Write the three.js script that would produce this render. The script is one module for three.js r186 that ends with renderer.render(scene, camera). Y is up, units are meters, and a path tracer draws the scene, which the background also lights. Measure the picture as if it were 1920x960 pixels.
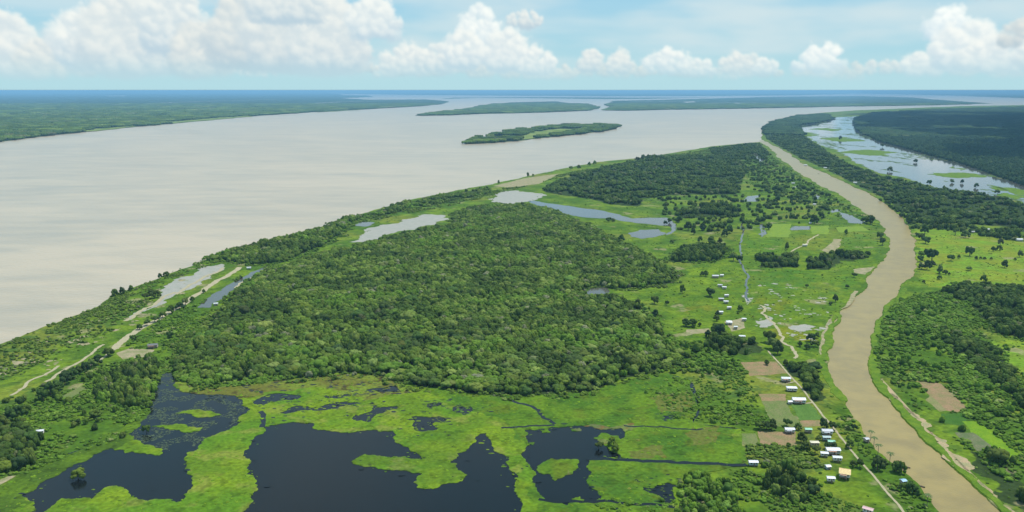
import * as THREE from 'three';
import { mergeGeometries, mergeVertices } from 'three/addons/utils/BufferGeometryUtils.js';

// ---------------------------------------------------------------- camera
const EYE = 260, PITCH = THREE.MathUtils.degToRad(11.66), FOC = 1507;
const scene = new THREE.Scene();
const camera = new THREE.PerspectiveCamera(2 * Math.atan(480 / FOC) * 180 / Math.PI, 2, 1, 400000);
camera.position.set(0, EYE, 0);
camera.rotation.set(-PITCH, 0, 0);
const renderer = new THREE.WebGLRenderer({ antialias: true });
renderer.toneMapping = THREE.LinearToneMapping;
renderer.toneMappingExposure = 1.1;
renderer.shadowMap.enabled = true;

// ---------------------------------------------------------------- noise and random numbers
function rng(seed) { let s = seed | 0; return () => { s = (s + 0x6d2b79f5) | 0; let t = Math.imul(s ^ (s >>> 15), 1 | s); t = (t + Math.imul(t ^ (t >>> 7), 61 | t)) ^ t; return ((t ^ (t >>> 14)) >>> 0) / 4294967296; }; }
const PERM = new Uint8Array(512), GRX = new Float32Array(256), GRY = new Float32Array(256);
{ const r = rng(7), p = [...Array(256).keys()]; for (let i = 255; i > 0; i--) { const j = Math.floor(r() * (i + 1)); [p[i], p[j]] = [p[j], p[i]]; }
  for (let i = 0; i < 512; i++) PERM[i] = p[i & 255];
  for (let i = 0; i < 256; i++) { const a = r() * Math.PI * 2; GRX[i] = Math.cos(a); GRY[i] = Math.sin(a); } }
function noise(x, y) {
  const xf = Math.floor(x), yf = Math.floor(y), X = xf & 255, Y = yf & 255; x -= xf; y -= yf;
  const u = x * x * x * (x * (x * 6 - 15) + 10), v = y * y * y * (y * (y * 6 - 15) + 10), A = PERM[X] + Y, B = PERM[X + 1] + Y;
  const a = PERM[A], b = PERM[B], c = PERM[A + 1], d = PERM[B + 1];
  const n00 = GRX[a] * x + GRY[a] * y, n10 = GRX[b] * (x - 1) + GRY[b] * y, n01 = GRX[c] * x + GRY[c] * (y - 1), n11 = GRX[d] * (x - 1) + GRY[d] * (y - 1);
  const p = n00 + u * (n10 - n00), q = n01 + u * (n11 - n01); return (p + v * (q - p)) * 1.5;
}
function fbm(x, y, n) { let s = 0, a = 0.5; for (let i = 0; i < n; i++) { s += a * noise(x, y); x = x * 2.03 + 17.1; y = y * 2.03 + 5.7; a *= 0.5; } return s; }
const clamp = (v, a = 0, b = 1) => v < a ? a : v > b ? b : v;
const sstep = (a, b, v) => { v = clamp((v - a) / (b - a)); return v * v * (3 - 2 * v); };
const mix = (a, b, t) => a + (b - a) * t;
const toS = (c) => c <= 0.0031308 ? c * 12.92 : 1.055 * Math.pow(c, 1 / 2.4) - 0.055;
const SL = new Uint8Array(4097); for (let i = 0; i <= 4096; i++) SL[i] = Math.round(255 * toS(i / 4096));
const s8 = (c) => SL[Math.round(clamp(c) * 4096)];

// ---------------------------------------------------------------- sky: pale blue tropical air, cumulus along the horizon, thin high cloud above
{
  const W = 4096, H = 2048, data = new Float32Array(W * H * 4), r = rng(41);
  // each heap of cumulus: azimuth from straight ahead, height of middle, half width, half height (degrees), brightness
  const heaps = [
    [-31.6, 2.3, 2.0, 2.4, 0.97], [-29.2, 1.6, 2.2, 1.4, 0.92], [-27.2, 2.8, 1.8, 1.9, 0.99], [-24.6, 3.0, 2.7, 3.0, 0.95], [-22.3, 4.6, 1.8, 3.0, 0.97], [-20.4, 2.2, 2.0, 1.9, 0.9],
    [-17.6, 3.6, 2.4, 2.9, 0.9], [-14.6, 3.6, 3.3, 3.0, 0.93], [-12.4, 3.2, 2.6, 2.6, 0.95], [-9.4, 4.6, 1.8, 1.5, 1.0], [-15.2, 5.8, 2.6, 1.8, 0.95],
    [-7.2, 1.8, 2.0, 1.1, 0.97], [-5.0, 2.0, 1.6, 1.1, 0.97], [-2.3, 3.6, 1.35, 2.2, 1.05], [-0.6, 2.5, 1.7, 1.5, 1.0], [1.6, 1.8, 1.5, 0.95, 1.0], [-3.4, 2.6, 1.3, 1.4, 1.0], [0.9, 4.7, 1.4, 0.6, 0.94],
    [5.4, 1.9, 0.9, 0.8, 0.95], [7.4, 1.7, 0.9, 0.8, 0.95], [10.6, 1.8, 1.6, 0.9, 1.02], [12.8, 1.4, 1.2, 0.6, 1.0], [15.5, 1.6, 1.6, 0.75, 0.95], [17.0, 1.5, 0.9, 0.6, 1.0], [20.4, 1.9, 1.7, 0.95, 1.05],
    [26.9, 1.5, 1.8, 0.9, 1.0], [27.6, 3.9, 1.1, 1.3, 1.08], [28.8, 2.4, 2.1, 1.5, 1.02], [30.6, 1.9, 2.4, 1.2, 1.0], [31.8, 3.2, 1.7, 0.9, 0.86], [33.0, 2.0, 2.0, 1.2, 0.98], [29.6, 5.6, 1.5, 0.4, 0.95],
  ];
  for (let a = -180; a < 180; a += 0.9 + r() * 1.5) heaps.unshift([a, 1.0 + r() * 0.5, 0.6 + r() * 1.2, 0.25 + r() * 0.4, 0.86 + r() * 0.1]);
  for (let a = 38; a < 322; a += 2.2 + r() * 3.4) { const h = 0.7 + r() * r() * 2.6; heaps.push([a > 180 ? a - 360 : a, 0.8 + h * 0.75, 1.2 + r() * 2.2, h, 0.85 + r() * 0.2]); }
  for (let y = 0; y < H; y++) {
    const el = ((y + 0.5) / H - 0.5) * 180;
    for (let x = 0; x < W; x++) {
      const k = (y * W + x) * 4; data[k + 3] = 1;
      if (el <= 0) { data[k] = 0.3; data[k + 1] = 0.4; data[k + 2] = 0.42; continue; }
      const u = (x + 0.5) / W, ang = (u - 0.5) * 360;           // atan2(z, x)
      let az = ang + 90; if (az > 180) az -= 360;                 // 0 = straight ahead (-z), + to the right
      const t = sstep(0, 9, el), t2 = sstep(6, 60, el);
      let R = mix(mix(0.41, 0.30, t), 0.17, t2), G = mix(mix(0.65, 0.57, t), 0.40, t2), B = mix(mix(0.71, 0.75, t), 0.70, t2);
      // thin streaked high cloud
      const sr = el < 20 ? sstep(-0.3, 0.42, fbm(az * 0.05 + 2, el * 0.42 + az * 0.01, 5) + 0.16 * noise(az * 0.02, 3)) * 0.6 * sstep(0.4, 3, el) : 0;
      R = mix(R, 0.60, sr); G = mix(G, 0.725, sr); B = mix(B, 0.76, sr);
      const veil = sstep(-0.1, 0.5, fbm(az * 0.09 + 20, el * 0.3 + 3, 4) + 0.2) * sstep(0.3, 2, el) * (1 - sstep(9, 14, el)) * 0.78; R = mix(R, 0.60, veil); G = mix(G, 0.72, veil); B = mix(B, 0.75, veil);
      if (el > 9) {
        const e = el * Math.PI / 180, q = 1 / (Math.tan(e) + 0.02), cx = Math.cos(ang * Math.PI / 180) * q, cz = Math.sin(ang * Math.PI / 180) * q;
        const d = sstep(0.02, 0.34, fbm(cx * 1.5 + 11, cz * 1.5 + 4, 5)) * sstep(9, 20, el) * 0.8;
        R = mix(R, 0.74, d); G = mix(G, 0.78, d); B = mix(B, 0.80, d);
      }
      data[k] = R; data[k + 1] = G; data[k + 2] = B;
    }
  }
  // cumulus: each heap is built of many rounded puffs, lit from the upper right, greyer toward its flat base
  const LX = 0.38, LY = 0.80, LZ = 0.46;
  for (const [ha, he, hw, hh, bright] of heaps) {
    const n = Math.round(26 + 16 * hw * hh), puffs = [];
    for (let i = 0; i < n; i++) { const a = r() * 6.283, q = Math.sqrt(r()) * 0.95, u = Math.cos(a) * q, v = Math.max(Math.sin(a) * q, -0.62 + 0.1 * r()); puffs.push([ha + u * hw * (1 - 0.25 * Math.max(0, v)), he + v * hh, Math.min(hw, hh) * (0.16 + 0.34 * r() * r() + 0.12 * (1 - q)) + 0.1, v]); }
    puffs.sort((p, q) => q[2] - p[2]);
    for (const [pa, pe, pr, v] of puffs) {
      const R2 = pr * 1.5, x0 = Math.floor((pa - 90 - R2 + 180) / 360 * W), x1 = Math.ceil((pa - 90 + R2 + 180) / 360 * W), y0 = Math.max(H / 2, Math.floor((pe - R2 + 90) / 180 * H)), y1 = Math.ceil((pe + R2 + 90) / 180 * H), sd = r() * 50;
      for (let y = y0; y <= y1; y++) for (let xx = x0; xx <= x1; xx++) {
        const x = ((xx % W) + W) % W, az = (xx + 0.5) / W * 360 - 90, el = (y + 0.5) / H * 180 - 90, dx = (az - pa) / pr, dy = (el - pe) / pr, w = fbm(az * 2.1 + sd, el * 2.1, 4), rr = Math.sqrt(dx * dx + dy * dy) * (1 + 0.75 * w);
        if (rr > 1.15) continue;
        const al = (1 - sstep(0.42, 1.12, rr)) * 0.72 * sstep(0.35, 1.5, el + 0.2 * w), nz = Math.sqrt(Math.max(0, 1 - Math.min(1, rr * rr))), lam = clamp(dx * LX + dy * LY + nz * LZ + 0.5 * w), t = clamp(0.16 + 0.62 * lam + 0.34 * sstep(-0.75, 0.4, v)), k = (y * W + x) * 4;
        data[k] = mix(data[k], mix(0.41, 0.85, t) * bright, al); data[k + 1] = mix(data[k + 1], mix(0.57, 0.88, t) * bright, al); data[k + 2] = mix(data[k + 2], mix(0.68, 0.84, t) * bright, al);
      }
    }
  }
  for (let y = H / 2; y < H * (0.5 + 3 / 180); y++) { const hz = (1 - sstep(0.0, 2.6, (y + 0.5) / H * 180 - 90)) * 0.75; for (let x = 0; x < W; x++) { const k = (y * W + x) * 4; data[k] = mix(data[k], 0.43, hz); data[k + 1] = mix(data[k + 1], 0.66, hz); data[k + 2] = mix(data[k + 2], 0.72, hz); } }
  const tex = new THREE.DataTexture(data, W, H, THREE.RGBAFormat, THREE.FloatType);
  tex.mapping = THREE.EquirectangularReflectionMapping; tex.magFilter = THREE.LinearFilter; tex.needsUpdate = true;
  scene.background = tex; scene.environment = tex;
}

// ---------------------------------------------------------------- sun: high, behind and to the right
const sun = new THREE.DirectionalLight(new THREE.Color(1.0, 0.95, 0.86), 4.6);
sun.position.set(0.34 * 4000, 0.91 * 4000, -0.20 * 4000 - 900); sun.target.position.set(0, 0, -900);
sun.castShadow = true; sun.shadow.radius = 1.5; sun.shadow.mapSize.set(4096, 4096);
Object.assign(sun.shadow.camera, { left: -2500, right: 2500, top: 2500, bottom: -2500, near: 100, far: 9000 });
scene.add(sun, sun.target);

// ---------------------------------------------------------------- air
scene.fog = new THREE.FogExp2(new THREE.Color(0.35, 0.70, 1.0), 4.2e-5);

// ---------------------------------------------------------------- helpers
// a sight line of the photograph (in its 1920 x 960 frame) followed down to the flood plain: real ground position in metres
const cp = Math.cos(PITCH), sp = Math.sin(PITCH);
function G(px, py, h = 0) {
  const dx = (px - 960) / FOC, dy = (480 - py) / FOC, y = dy * cp - sp, z = -cp - dy * sp, t = (h - EYE) / y;
  return [dx * t, z * t];
}
const P = (list, h = 1) => list.map(([x, y]) => G(x, y, h));
const scaleAt = (px, py) => { const [x, z] = G(px, py); return Math.hypot(x, z, EYE) / Math.hypot(FOC, px - 960, py - 480); };   // metres per photo pixel there
function area2(p) { let s = 0; for (let i = 0, j = p.length - 1; i < p.length; j = i++) s += p[j][0] * p[i][1] - p[i][0] * p[j][1]; return s; }
function ragged(pts, rough = 0.12, seed = 1, finest = 1.6, closed = true) {
  const r = rng(seed * 7919 + 13), out = [];
  const cut = (a, b, depth) => {
    const L = Math.hypot(b[0] - a[0], b[1] - a[1]), d = Math.hypot((a[0] + b[0]) / 2, (a[1] + b[1]) / 2);
    if (L < Math.max(finest, d / 420) || depth > 11) return;
    const o = (r() - 0.5) * 2 * rough * Math.min(L, 40 + d * 0.02), m = [(a[0] + b[0]) / 2 - (b[1] - a[1]) / L * o, (a[1] + b[1]) / 2 + (b[0] - a[0]) / L * o];
    cut(a, m, depth + 1); out.push(m); cut(m, b, depth + 1);
  };
  const n = pts.length;
  for (let i = 0; i < (closed ? n : n - 1); i++) { out.push(pts[i]); cut(pts[i], pts[(i + 1) % n], 0); }
  if (!closed) out.push(pts[n - 1]);
  return out;
}
function clipZ(poly, z0, keepNear) {   // part of a polygon on one side of the line z = z0
  const inn = (p) => keepNear ? p[1] >= z0 : p[1] <= z0, out = [];
  for (let i = 0; i < poly.length; i++) { const a = poly[i], b = poly[(i + 1) % poly.length];
    if (inn(a)) out.push(a);
    if (inn(a) !== inn(b)) { const t = (z0 - a[1]) / (b[1] - a[1]); out.push([a[0] + (b[0] - a[0]) * t, z0]); } }
  return out;
}
// a level sheet with an edge that drops: outline (and holes) in metres, uv = metres mapped by uvOf
function slab(outline, y, drop, uvOf, holes = []) {
  const V = (p) => new THREE.Vector2(p[0], p[1]), pos = [], uv = [], idx = [];
  if (area2(outline) < 0) outline = outline.slice().reverse();
  holes = holes.map((h) => area2(h) > 0 ? h.slice().reverse() : h);
  const tri = THREE.ShapeUtils.triangulateShape(outline.map(V), holes.map((h) => h.map(V)));
  const all = [outline, ...holes].flat();
  for (const p of all) { pos.push(p[0], y, p[1]); uv.push(...uvOf(p[0], p[1])); }
  for (const [a, b, c] of tri) { const A = all[a], B = all[b], C = all[c], s = (B[0] - A[0]) * (C[1] - A[1]) - (C[0] - A[0]) * (B[1] - A[1]); if (Math.abs(s) < 1e-9) continue; if (s < 0) idx.push(a, b, c); else idx.push(a, c, b); }
  const flat = new THREE.BufferGeometry();
  flat.setAttribute('position', new THREE.Float32BufferAttribute(pos, 3)); flat.setAttribute('uv', new THREE.Float32BufferAttribute(uv, 2)); flat.setIndex(idx);
  flat.setAttribute('normal', new THREE.Float32BufferAttribute(pos.map((_, i) => i % 3 === 1 ? 1 : 0), 3));
  if (!drop) return flat;
  const sp_ = [], su = [], sn = [], si = [];
  for (const ring of [outline, ...holes]) for (let i = 0; i < ring.length; i++) {
    const a = ring[i], b = ring[(i + 1) % ring.length], L = Math.hypot(b[0] - a[0], b[1] - a[1]) || 1, nx = (b[1] - a[1]) / L, nz = -(b[0] - a[0]) / L, k = sp_.length / 3, o = drop * 0.6;
    sp_.push(a[0], y, a[1], b[0], y, b[1], b[0] + nx * o, y - drop, b[1] + nz * o, a[0] + nx * o, y - drop, a[1] + nz * o);
    for (let q = 0; q < 4; q++) { sn.push(nx * 0.8, 0.6, nz * 0.8); const e = q === 0 || q === 3 ? a : b; su.push(...uvOf(e[0], e[1])); }
    si.push(k, k + 1, k + 2, k, k + 2, k + 3);
  }
  const side = new THREE.BufferGeometry();
  side.setAttribute('position', new THREE.Float32BufferAttribute(sp_, 3)); side.setAttribute('uv', new THREE.Float32BufferAttribute(su, 2)); side.setAttribute('normal', new THREE.Float32BufferAttribute(sn, 3)); side.setIndex(si);
  return mergeGeometries([flat, side]);
}
const used = {};
function numbered(name) { const n = used[name] = (used[name] ?? -1) + 1; return n ? name + '_' + String(n).padStart(3, '0') : name; }
function tag(o, kind, label, category, group) { if (kind) o.userData.kind = kind; if (label) o.userData.label = label; if (category) o.userData.category = category; if (group) o.userData.group = group; return o; }
function put(name, geo, material, parent = scene) {
  const m = new THREE.Mesh(geo, material); m.name = parent === scene ? numbered(name) : name; m.castShadow = m.receiveShadow = true; parent.add(m); return m;
}
function group(name, x, y, z, turn = 0) { const g = new THREE.Group(); g.name = numbered(name); g.position.set(x, y, z); g.rotation.y = turn; scene.add(g); return g; }
function prep(list) { return list.map((p) => { const xs = p.map((q) => q[0]), zs = p.map((q) => q[1]); return { p, x0: Math.min(...xs), x1: Math.max(...xs), z0: Math.min(...zs), z1: Math.max(...zs) }; }); }
function inside(q, x, z) {
  if (x < q.x0 || x > q.x1 || z < q.z0 || z > q.z1) return false;
  let c = false; const p = q.p; for (let i = 0, j = p.length - 1; i < p.length; j = i++) { const a = p[i], b = p[j]; if ((a[1] > z) !== (b[1] > z) && x < (b[0] - a[0]) * (z - a[1]) / (b[1] - a[1]) + a[0]) c = !c; }
  return c;
}
const inAny = (qs, x, z) => { for (const q of qs) if (inside(q, x, z)) return true; return false; };
const world = (s) => (x, z) => [x / s, -z / s];
function mat(o) { return new THREE.MeshStandardMaterial(Object.assign({ roughness: 0.9, metalness: 0 }, o)); }
function matte(o) { return new THREE.MeshPhysicalMaterial(Object.assign({ roughness: 1, metalness: 0, specularIntensity: 0.12 }, o)); }   // grass, leaves, soil
function water(o) { return new THREE.MeshPhysicalMaterial(Object.assign({ ior: 1.33, metalness: 0 }, o)); }
const lin = (r, g, b) => new THREE.Color().setRGB(r, g, b);
function tiled(n, fn, srgb = true) {   // an n x n computed texture; fn(u, v) -> [r, g, b] linear
  const d = new Uint8Array(n * n * 4);
  for (let j = 0; j < n; j++) for (let i = 0; i < n; i++) { const c = fn(i / n, j / n), k = (j * n + i) * 4; for (let q = 0; q < 3; q++) d[k + q] = srgb ? s8(c[q]) : Math.round(255 * clamp(c[q])); d[k + 3] = 255; }
  const t = new THREE.DataTexture(d, n, n); t.wrapS = t.wrapT = THREE.RepeatWrapping; t.magFilter = THREE.LinearFilter; t.minFilter = THREE.LinearMipmapLinearFilter; t.generateMipmaps = true; if (srgb) t.colorSpace = THREE.SRGBColorSpace; t.needsUpdate = true; return t;
}
const per = (f) => (u, v) => { const a = sstep(0, 0.15, u), b = sstep(0, 0.15, v); return mix(mix(f(u + 1, v + 1), f(u, v + 1), a), mix(f(u + 1, v), f(u, v), a), b); };   // makes a noise repeat without a seam

// ================================================================ OUTLINES (photo sight lines -> ground)
const shore = [[-420, 800], [-250, 742], [-100, 685], [0, 645], [60, 622], [120, 600], [190, 572], [207, 556], [260, 535], [320, 512], [385, 487], [400, 479], [470, 460], [550, 440], [600, 427], [650, 408], [700, 394], [760, 377], [830, 363], [880, 352], [925, 345], [990, 330], [1060, 315], [1130, 303], [1190, 297], [1260, 287], [1330, 275], [1400, 268], [1425, 266]];
const bankW = [[1440, 275], [1465, 298], [1490, 320], [1530, 342], [1570, 362], [1610, 390], [1640, 410], [1660, 430], [1667, 455], [1660, 475], [1645, 500], [1625, 530], [1600, 560], [1575, 590], [1560, 620], [1550, 655], [1550, 690], [1562, 720], [1585, 752], [1592, 768], [1610, 790], [1625, 820], [1640, 842], [1664, 862], [1692, 882], [1720, 905], [1745, 938], [1762, 962], [1800, 1015], [1900, 1150], [1960, 1230]];
const bankE = [[1432, 264], [1442, 268], [1475, 285], [1500, 302], [1540, 321], [1590, 344], [1640, 369], [1680, 398], [1705, 428], [1718, 460], [1721, 490], [1715, 512], [1690, 540], [1665, 570], [1645, 600], [1635, 640], [1630, 680], [1640, 710], [1660, 740], [1690, 771], [1720, 805], [1760, 845], [1800, 884], [1840, 920], [1882, 960], [1925, 1005], [2040, 1150], [2090, 1230]];
const plainW = ragged(P([...shore, ...bankW, [-500, 1230]]), 0.07, 3, 2.5);
const plainE = ragged(P([...bankE, [2900, 1230], [4200, 420], [4200, 240], [3000, 196], [2300, 194], [1920, 197], [1800, 199], [1700, 203], [1600, 207], [1520, 213], [1470, 222], [1436, 235], [1427, 249]]), 0.06, 4, 2.5);

// wood, brush and clearings
const Z = (l) => prep([P(l)])[0];
const woods = {
  main: Z([[322, 700], [330, 660], [345, 640], [400, 600], [440, 562], [452, 540], [470, 520], [510, 505], [560, 490], [620, 471], [680, 458], [750, 441], [800, 431], [850, 424], [850, 405], [880, 391], [930, 383], [990, 386], [1040, 396], [1080, 414], [1110, 430], [1150, 450], [1190, 470], [1225, 488], [1250, 505], [1266, 524], [1250, 533], [1200, 540], [1150, 542], [1120, 536], [1095, 543], [1108, 560], [1150, 556], [1200, 578], [1228, 605], [1240, 635], [1262, 655], [1280, 672], [1270, 688], [1230, 696], [1180, 708], [1120, 730], [1050, 738], [940, 742], [870, 735], [790, 726], [740, 712], [700, 702], [640, 700], [560, 708], [450, 712], [380, 723], [340, 718]]),
  shoreA: Z([[387, 489], [400, 481], [470, 462], [550, 442], [600, 430], [650, 411], [690, 402], [650, 425], [640, 440], [600, 462], [560, 480], [520, 494], [480, 496], [430, 491]]),
  shoreB: Z([[690, 399], [760, 380], [830, 366], [920, 352], [920, 362], [840, 379], [760, 395], [700, 408]]),
  mid: Z([[1017, 357], [1046, 340], [1087, 325], [1133, 315], [1183, 302], [1225, 293], [1275, 292], [1358, 293], [1396, 302], [1400, 319], [1387, 348], [1379, 365], [1317, 365], [1254, 366], [1205, 373], [1200, 388], [1150, 384], [1108, 373], [1058, 366], [1025, 361]]),
  mid2: Z([[1267, 398], [1296, 387], [1358, 382], [1392, 394], [1379, 407], [1317, 407], [1275, 411]]),
  tip: Z([[1330, 279], [1400, 270], [1425, 270], [1445, 290], [1430, 300], [1395, 300], [1340, 292]]),
  grove: Z([[1254, 488], [1275, 466], [1317, 461], [1358, 462], [1362, 477], [1337, 491], [1275, 491]]),
  g1: Z([[1418, 482], [1440, 478], [1497, 480], [1495, 500], [1430, 503]]),
  g2: Z([[1513, 490], [1545, 481], [1580, 476], [1625, 474], [1622, 486], [1580, 490], [1548, 506], [1515, 504]]),
  strip: Z([[1440, 262], [1430, 247], [1450, 230], [1500, 218], [1545, 215], [1560, 224], [1505, 240], [1510, 258], [1545, 280], [1590, 308], [1650, 330], [1760, 353], [1860, 367], [1920, 385], [2200, 440], [2200, 480], [1920, 436], [1880, 424], [1800, 419], [1740, 411], [1705, 404], [1660, 373], [1600, 343], [1550, 318], [1500, 296]]),
  east: Z([[1612, 242], [1607, 224], [1640, 213], [1750, 206], [1920, 201], [2400, 197], [3600, 230], [3600, 420], [2400, 420], [2100, 400], [1920, 352], [1859, 331], [1794, 309], [1750, 298], [1706, 285], [1645, 269], [1608, 248]]),
  eastLow: Z([[1768, 548], [1800, 536], [1850, 537], [1920, 546], [2200, 580], [2200, 700], [1920, 637], [1880, 628], [1850, 602], [1822, 572]]),
  diag: Z([[1764, 618], [1785, 628], [1820, 638], [1863, 648], [1891, 694], [1912, 737], [1990, 800], [1990, 830], [1912, 762], [1886, 737], [1856, 719], [1831, 690], [1803, 668], [1771, 641]]),
  lowR: Z([[1815, 846], [1850, 845], [1920, 905], [2060, 1010], [2060, 1080], [1920, 965], [1885, 935], [1840, 888]]),
  southA: Z([[1272, 905], [1310, 895], [1370, 905], [1385, 930], [1380, 1000], [1270, 1000]]),
  southB: Z([[1428, 890], [1455, 882], [1500, 893], [1530, 920], [1525, 945], [1480, 945], [1440, 935]]),
  leftGrove: Z([[170, 738], [200, 708], [240, 683], [285, 676], [296, 692], [286, 730], [282, 772], [235, 765], [180, 747]]),
  leftDark: Z([[-120, 800], [-20, 790], [40, 795], [68, 830], [66, 870], [20, 885], [-120, 900]]),
  village: Z([[1290, 655], [1330, 640], [1360, 628], [1420, 640], [1432, 655], [1400, 668], [1330, 660]]),
  pathside: Z([[1470, 685], [1500, 680], [1525, 692], [1535, 720], [1545, 752], [1530, 752], [1505, 720]]),
};
const brushes = {   // dense shrubs and low growth
  young: Z([[325, 722], [320, 690], [345, 650], [420, 640], [520, 655], [570, 690], [540, 715], [400, 728]]),
  west: Z([[-300, 770], [0, 655], [120, 610], [207, 566], [300, 560], [230, 610], [140, 655], [40, 700], [-200, 790]]),
  westB: Z([[-200, 900], [-50, 770], [60, 730], [180, 690], [300, 660], [330, 690], [300, 760], [230, 820], [120, 860], [0, 905], [-100, 960]]),
  eastBank: Z([[1655, 590], [1700, 560], [1780, 565], [1860, 640], [1930, 760], [2100, 900], [2100, 1020], [1930, 945], [1830, 855], [1760, 790], [1690, 735], [1645, 690], [1645, 630]]),
  villageS: Z([[1270, 700], [1400, 705], [1430, 760], [1430, 800], [1280, 790], [1210, 740]]),
  villageT: Z([[1400, 830], [1530, 838], [1545, 860], [1540, 880], [1400, 875]]),
  bottom: Z([[1100, 945], [1420, 880], [1640, 960], [1700, 1050], [1100, 1050]]),
  bankW: Z([[1590, 770], [1620, 815], [1640, 850], [1720, 910], [1770, 990], [1700, 990], [1640, 880], [1560, 790]]),
  shoreC: Z([[640, 428], [700, 402], [920, 360], [1000, 335], [1200, 300], [1330, 280], [1340, 292], [1200, 306], [1060, 330], [940, 362], [850, 385], [720, 410]]),
  channel: Z([[1445, 290], [1500, 330], [1600, 390], [1650, 425], [1600, 420], [1480, 370], [1400, 345], [1400, 300]]),
  midR: Z([[1660, 420], [1800, 420], [1920, 440], [2100, 480], [2100, 500], [1920, 455], [1800, 432], [1690, 430]]),
  forestEdge: Z([[1150, 560], [1225, 580], [1250, 635], [1330, 645], [1400, 690], [1395, 703], [1320, 700], [1240, 700], [1262, 660], [1230, 620], [1180, 570]]),
  fringe: Z([...shore.slice(2, 13).map(([x, y]) => [x, y + 1]), ...shore.slice(2, 13).reverse().map(([x, y]) => [x + 10, y + 12])]),
  westC: Z([[228, 655], [290, 610], [345, 578], [430, 545], [450, 560], [400, 600], [345, 640], [318, 690], [240, 705]]),
  strip: woods.strip,
  eastUp: Z([[1690, 560], [1760, 545], [1800, 560], [1850, 610], [1790, 625], [1740, 610], [1690, 600]]),
};
// ---- soil, mud, water and floating meadows
const soilList = [   // [colour name, outline]
  ['clay', [[1718, 715], [1764, 719], [1815, 765], [1796, 773], [1774, 770], [1743, 742]]],
  ['fallow', [[1743, 742], [1774, 770], [1762, 772], [1735, 750]]],
  ['darkgrass', [[1764, 776], [1813, 773], [1808, 799], [1771, 794]]],
  ['lime', [[1804, 790], [1831, 790], [1912, 853], [1891, 858], [1820, 811]]],
  ['greyfield', [[1790, 811], [1824, 811], [1863, 840], [1835, 849]]],
  ['clay', [[1388, 679], [1455, 678], [1476, 700], [1406, 705]]],
  ['clay', [[1422, 739], [1473, 739], [1474, 752], [1428, 752]]],
  ['olive', [[1428, 752.5], [1474, 752.5], [1500, 794], [1494, 801], [1452, 799], [1436, 772]]],
  ['crop', [[1482, 758], [1516, 756], [1541, 786], [1499, 788]]],
  ['clay', [[1500, 789], [1537, 788], [1538, 799], [1502, 800]]],
  ['clay', [[1420, 808], [1492, 810], [1495, 836], [1424, 837]]],
  ['olive', [[1385, 813], [1418, 813], [1422, 836], [1387, 833]]],
  ['sand', [[1287, 618], [1330, 616], [1335, 624], [1302, 626], [1286, 630]]],
  ['sand', [[1358, 603], [1392, 596], [1397, 615], [1372, 622]]],
  ['sand', [[1541, 470], [1562, 448], [1578, 449], [1568, 470], [1552, 474]]],
  ['pale', [[1435, 444], [1446, 420], [1484, 420], [1478, 445]]], ['pale', [[1520, 425], [1553, 423], [1552, 440], [1522, 438]]], ['pale', [[1568, 426], [1618, 424], [1630, 433], [1575, 436]]],
  ['sand', [[1595, 552], [1602, 545], [1610, 546], [1590, 575], [1575, 580]]], ['sand', [[1548, 610], [1562, 590], [1560, 604], [1546, 650], [1540, 690], [1536, 650]]], ['sand', [[1600, 505], [1640, 500], [1622, 515], [1602, 512]]],
  ['sand', [[218, 662], [240, 654], [290, 656], [280, 668], [230, 674]]], ['olive', [[110, 745], [150, 725], [170, 728], [130, 748]]], ['sand', [[22, 676], [45, 678], [40, 686], [24, 684]]], ['sand', [[-20, 908], [15, 893], [30, 892], [10, 904], [-20, 920]]],
  ['sand', [[925, 349], [990, 333], [1050, 325], [1010, 345], [960, 352]]],
];
const mudList = [   // wet silt, pale grey
  [[245, 592], [300, 555], [325, 525], [370, 505], [415, 495], [410, 510], [370, 535], [325, 555], [280, 580], [245, 600]],
  [[652, 454], [675, 444], [707, 425], [753, 412], [794, 402], [831, 403], [840, 412], [817, 421], [780, 431], [744, 435], [712, 448], [679, 454]],
  [[921, 378], [937, 361], [967, 357], [1017, 363], [992, 377], [960, 384]],
  [[1417, 603], [1437, 592], [1449, 596], [1452, 608], [1440, 612], [1425, 614]],
  [[1396, 558], [1402, 549], [1407, 566], [1402, 572]], [[1481, 617], [1510, 608], [1530, 612], [1500, 622]],
];
const pondList = [   // shallow standing water that mirrors the sky
  [[370, 577], [415, 545], [465, 515], [500, 498], [480, 515], [440, 540], [425, 556], [395, 577]],
  [[992, 376], [1025, 381], [1067, 386], [1108, 392], [1150, 400], [1187, 410], [1250, 408], [1267, 424], [1262, 436], [1250, 441], [1254, 424], [1190, 418], [1150, 410], [1100, 408], [1058, 401], [1025, 392]],
  [[1177, 438], [1200, 431], [1235, 430], [1250, 438], [1225, 445], [1204, 448], [1183, 444]],
  [[1220, 314], [1250, 312], [1247, 318], [1222, 318]], [[655, 423], [680, 416], [702, 417], [685, 425]],
  [[1484, 432], [1490, 424], [1518, 424], [1516, 431]], [[1422, 440], [1425, 420], [1432, 420], [1431, 442]],
  [[1575, 398], [1590, 402], [1622, 415], [1618, 420], [1592, 418], [1580, 408]], [[1524, 372], [1530, 365], [1541, 368], [1538, 374]], [[1556, 396], [1572, 392], [1574, 397], [1560, 399]],
  [[1096, 548], [1108, 541], [1140, 540], [1138, 553], [1104, 556]], [[1408, 288], [1420, 290], [1432, 303], [1424, 304]], [[1385, 378], [1400, 368], [1425, 366], [1418, 378]],
];
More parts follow.
